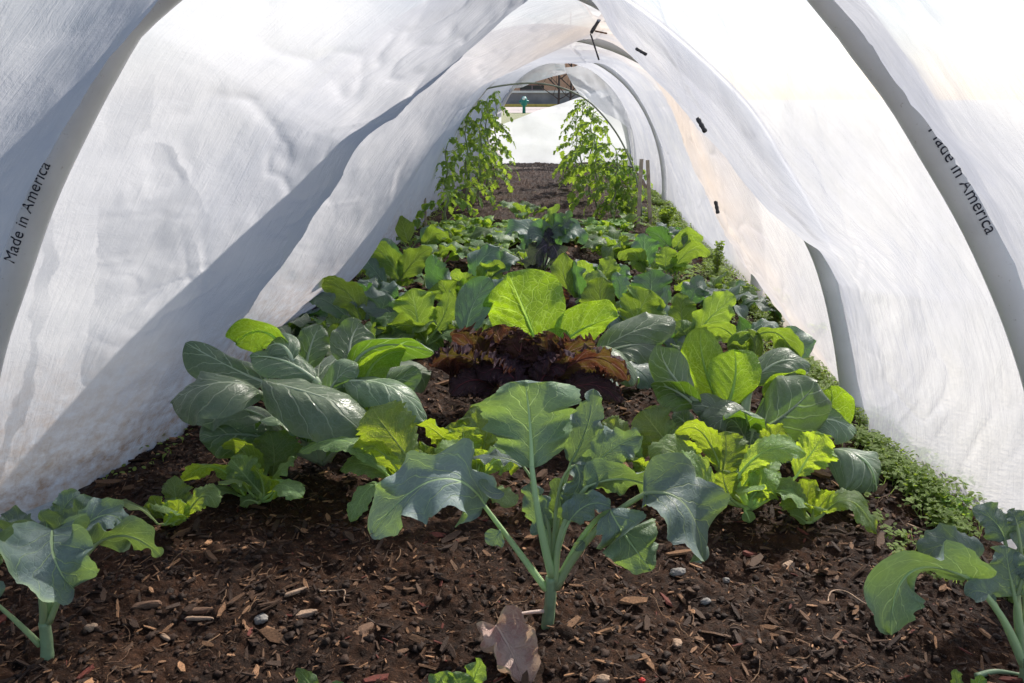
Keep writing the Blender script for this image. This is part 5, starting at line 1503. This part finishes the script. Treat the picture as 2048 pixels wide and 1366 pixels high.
# ---- weeds along the right edge
def weeds():
    rs = np.random.RandomState(3)
    g = Geo()
    # leaflet template: 3x5 cupped oval
    uu = np.linspace(0, 1, 5); vv = np.array([-1, 0, 1.])
    pr = np.sin(math.pi * np.clip(uu, .04, .97) ** .85) ** .6
    tx = pr[:, None] * vv[None] * .42; ty = uu[:, None] + 0 * vv[None]; tz = .12 * np.abs(vv)[None] * pr[:, None] + -.18 * (uu[:, None] ** 2)
    tmp = np.stack([tx, ty, tz], -1).reshape(-1, 3); tf = grid_faces(5, 3)[:, ::-1]
    tuv = np.stack([np.broadcast_to(vv[None] * .5 + .5, (5, 3)), np.broadcast_to(uu[:, None], (5, 3))], -1).reshape(-1, 2)
    n = 0; pts = []
    while n < 25000:
        y = .9 + 4.6 * rs.rand() ** 1.5
        c = XR - .035 - .055 * rs.rand() * (1 + .5 * math.sin(y * 5)) if rs.rand() < .55 else rs.uniform(XR - .20 + .07 * math.sin(y * 4.3), XR + .03)
        dens = vnoise(c * 14, y * 9, 4)
        if dens < -.55 or (y < 1.3 and c < XR - .155 + .04 * dens) or y < .93: continue
        edge = (c - (XR - .2)) / .2
        h = max(.003, (.008 + .020 * max(0, edge)) * (1 + .8 * float(vnoise(c * 9, y * 6, 8)))) * rs.rand() ** .5
        pts.append((c, y, h)); n += 1
    for y in np.linspace(1.2, 5, 60):                       # a thin fringe on the left edge too
        for q in range(12): pts.append((XL + rs.uniform(.0, .07), y + rs.uniform(-.05, .05), rs.uniform(.004, .02)))
    pts = np.array(pts); n = len(pts)
    z = soil_z(pts[:, 0], pts[:, 1]) + pts[:, 2]
    s = rs.uniform(.004, .0085, n) * (1 + .12 * pts[:, 1]); a = rs.uniform(0, 6.28, n); e = rs.uniform(-.5, .9, n)
    B = tmp[None] * s[:, None, None]
    ce, se = np.cos(e)[:, None], np.sin(e)[:, None]
    Yb = B[..., 1] * ce - B[..., 2] * se; Zb = B[..., 1] * se + B[..., 2] * ce
    ca, sa = np.cos(a)[:, None], np.sin(a)[:, None]
    V = np.stack([B[..., 0] * ca - Yb * sa, B[..., 0] * sa + Yb * ca, Zb], -1) + np.stack([pts[:, 0], pts[:, 1], z], 1)[:, None]
    F = (tf[None] + (np.arange(n) * 15)[:, None, None]).reshape(-1, 4)
    g.add(V.reshape(-1, 3), F, np.tile(tuv, (n, 1)))
    # thin stalks
    k = rs.choice(n, 3000, False)
    p1 = np.stack([pts[k, 0], pts[k, 1], z[k]], 1); p0 = p1 + np.stack([rs.uniform(-.01, .01, 3000), rs.uniform(-.01, .01, 3000), -pts[k, 2] - .002], 1)
    w_ = np.array([.0005, 0, 0])
    V = np.stack([p0 - w_, p0 + w_, p1 + w_, p1 - w_], 1).reshape(-1, 3)
    F = np.arange(len(V)).reshape(-1, 4)
    g.add(V, F, np.array([3., .3]))
    tag(g.build('ground_cover', M['weed'], None), 'low leafy chickweed and clover along the foot of the right sheet', 'ground cover', kind='stuff')
weeds()

def bushy(px, py, hgt, rad, seed, lab, n=150, mat='weed', ls=.014):
    rs = np.random.RandomState(seed)
    b0 = on_soil(px, py)
    r = empty('leafy_weed', b0, lab, 'weed plant', 'taller weeds at the foot of the sheet')
    g = Geo(); gl = Geo()
    ns = 9
    for s in range(ns):
        a = s * 2.4; lean = rad * rs.uniform(.3, 1)
        top = b0 + np.array([math.cos(a) * lean, math.sin(a) * lean, hgt * rs.uniform(.65, 1.05)])
        path = bez(b0, (b0 + top) / 2 + np.array([0, 0, hgt * .1]), top, 12)
        V, F = tube(path, np.linspace(.0014, .0006, 12), 5, False); g.add(V, F)
        for k in range(n // ns):
            t = rs.uniform(.12, 1); p = path[int(t * 11)]
            al = rs.uniform(0, 6.28); e = rs.uniform(-.3, .9); d = np.array([math.cos(al) * math.cos(e), math.sin(al) * math.cos(e), math.sin(e)])
            l = ls * rs.uniform(.6, 1.3)
            q, C, NN = blade(p + d * l * .2, p + d * l * .7 + [0, 0, l * .1], p + d * l * 1.2, l * .75, np.array([0, 0, 1.]) + rs.uniform(-.5, .5, 3), 'tomato', seed * 99 + k + s * 50, 7, 5)
            gl.add(np.vstack(q.V), np.vstack(q.Q), np.vstack(q.U))
    g.build('stems', M['stem_tomato'], r); gl.build('foliage', M[mat], r)
bushy(1550, 655, .11, .045, 2, 'bushy dark green weed with reddish tips against the right sheet', 330)
bushy(1432, 555, .13, .03, 3, 'slender upright weed with small reddish leaves against the right sheet', 170)
bushy(1622, 690, .06, .035, 4, 'yellow-green low weed right of the bushy dark weed', 130, 'seedling', .018)
bushy(1330, 460, .10, .06, 5, 'bright green weed clump behind the wooden stakes', 200, 'seedling', .02)
bushy(1480, 610, .07, .06, 6, 'light green weed clump below the bushy dark weed', 200, 'seedling', .014)
bushy(1905, 1040, .035, .03, 7, 'small parsley-like weed near the right broccoli', 110, 'seedling', .012)

# ---- loose pieces on the soil
def chunk(name, px, py, Lm, Wm, Hm, yaw, mat, lab, cat, seed, group=None):
    rs = np.random.RandomState(seed)
    b = on_soil(px, py)
    v, f = ico(3)
    d = v * (1 + .22 * fbm(v[:, 0] * 2.2 + seed, v[:, 1] * 2.2 + v[:, 2] * 1.7, 3, seed)[:, None])
    if cat == 'wood chip': d = np.sign(d) * np.abs(d) ** .65
    d = d * np.array([Lm, Wm, Hm]) / 2
    if cat == 'wood chip': d[:, 1] *= (1.15 - .5 * (d[:, 0] / Lm + .5))
    c, s = math.cos(yaw), math.sin(yaw)
    V = np.stack([d[:, 0] * c - d[:, 1] * s, d[:, 0] * s + d[:, 1] * c, d[:, 2] + .12 * d[:, 0]], 1)
    b = np.array([b[0], b[1], float(soil_z(b[0], b[1]) + soil_fine(b[0], b[1])) + Hm * .28])
    g = Geo(); g.add(V + b, f)
    tag(g.build(name, M[mat], None, origin=b), lab, cat, group)
WC, PB = 'loose wood chips on the front soil', 'pebbles on the front soil'
chunk('wood_chip', 608, 1226, .030, .013, .008, .25, 'chipwood', 'palest, widest wood chip, on the front soil left of the wilted leaf', 'wood chip', 1, WC)
chunk('wood_chip', 592, 1192, .030, .006, .005, .5, 'chipwood', 'narrow tan splinter lying just behind the palest wood chip', 'wood chip', 2, WC)
chunk('wood_chip', 295, 1215, .038, .010, .009, .1, 'twig', 'thick brown piece of bark right of the left broccoli', 'wood chip', 3, WC)
chunk('wood_chip', 400, 1222, .042, .008, .008, .0, 'twig', 'long round brown twig piece left of the palest chip', 'wood chip', 4, WC)
chunk('wood_chip', 400, 1243, .040, .005, .005, -.1, 'chipwood', 'long reddish splinter lying in front of the round twig piece', 'wood chip', 5, WC)
chunk('wood_chip', 330, 1275, .022, .006, .005, -.6, 'chipwood', 'short orange-brown splinter pointing at the viewer, front left', 'wood chip', 6, WC)
chunk('wood_chip', 1575, 1135, .020, .009, .006, .7, 'chipwood', 'brown chip halfway between middle and right broccoli', 'wood chip', 7, WC)
chunk('wood_chip', 1355, 1292, .010, .014, .006, .1, 'chipwood', 'small upright tan chip at the front right of the middle broccoli', 'wood chip', 8, WC)
chunk('wood_chip', 730, 1255, .024, .016, .010, .9, 'twig', 'dull brown angular chip left of the wilted leaf', 'wood chip', 9, WC)
chunk('pebble', 1355, 1150, .022, .013, .011, .2, 'stone', 'grey rounded pebble under the drooping right leaves of the middle broccoli', 'pebble', 11, PB)
chunk('pebble', 1412, 1200, .013, .009, .008, .2, 'stone', 'bluish grey pebble in front of the rounded grey one', 'pebble', 12, PB)
chunk('pebble', 522, 1240, .017, .015, .012, .2, 'stone', 'brownish round pebble left of the palest wood chip', 'pebble', 13, PB)
chunk('pebble', 182, 1262, .016, .010, .009, .2, 'chipwood', 'pinkish pebble right of the left broccoli stem', 'pebble', 14, PB)
chunk('pebble', 1452, 1162, .010, .008, .008, .2, 'stone', 'small grey pebble right of the drooping broccoli leaves', 'pebble', 15, PB)
chunk('pebble', 1205, 1362, .016, .012, .009, .2, 'chipwood', 'tan pebble at the very bottom edge beside the red fragment', 'pebble', 16, PB)
chunk('red_fragment', 1284, 1357, .008, .007, .006, .2, 'red', 'tiny bright red fragment at the bottom edge', 'fragment', 17)
def root(pts, r, lab, mat='chipwood'):
    q = []
    for a, b in pts:
        p = on_soil(a, b); p[2] = float(soil_z(p[0], p[1]) + soil_fine(p[0], p[1])) + .005; q.append(p)
    V, F = tube(catmull(q, 24), np.linspace(r, r * .5, 24), 6); g = Geo(); g.add(V, F)
    tag(g.build('root', M[mat], None, origin=q[0]), lab, 'root', 'loose roots and straws on the soil')
root([(1655, 1208), (1662, 1192), (1690, 1190), (1720, 1212), (1735, 1222)], .0012, 'curled orange root left of the right broccoli leaf')
root([(1812, 1062), (1845, 1062), (1885, 1068), (1918, 1060)], .0018, 'pale bent straw at the edge of the ground cover')
root([(640, 1188), (670, 1182), (690, 1190), (688, 1208)], .0012, 'curled pale straw behind the palest wood chip')
root([(1950, 1362), (1990, 1354), (2048, 1352)], .0035, 'fallen green stalk lying at the bottom right corner', 'stem_green')
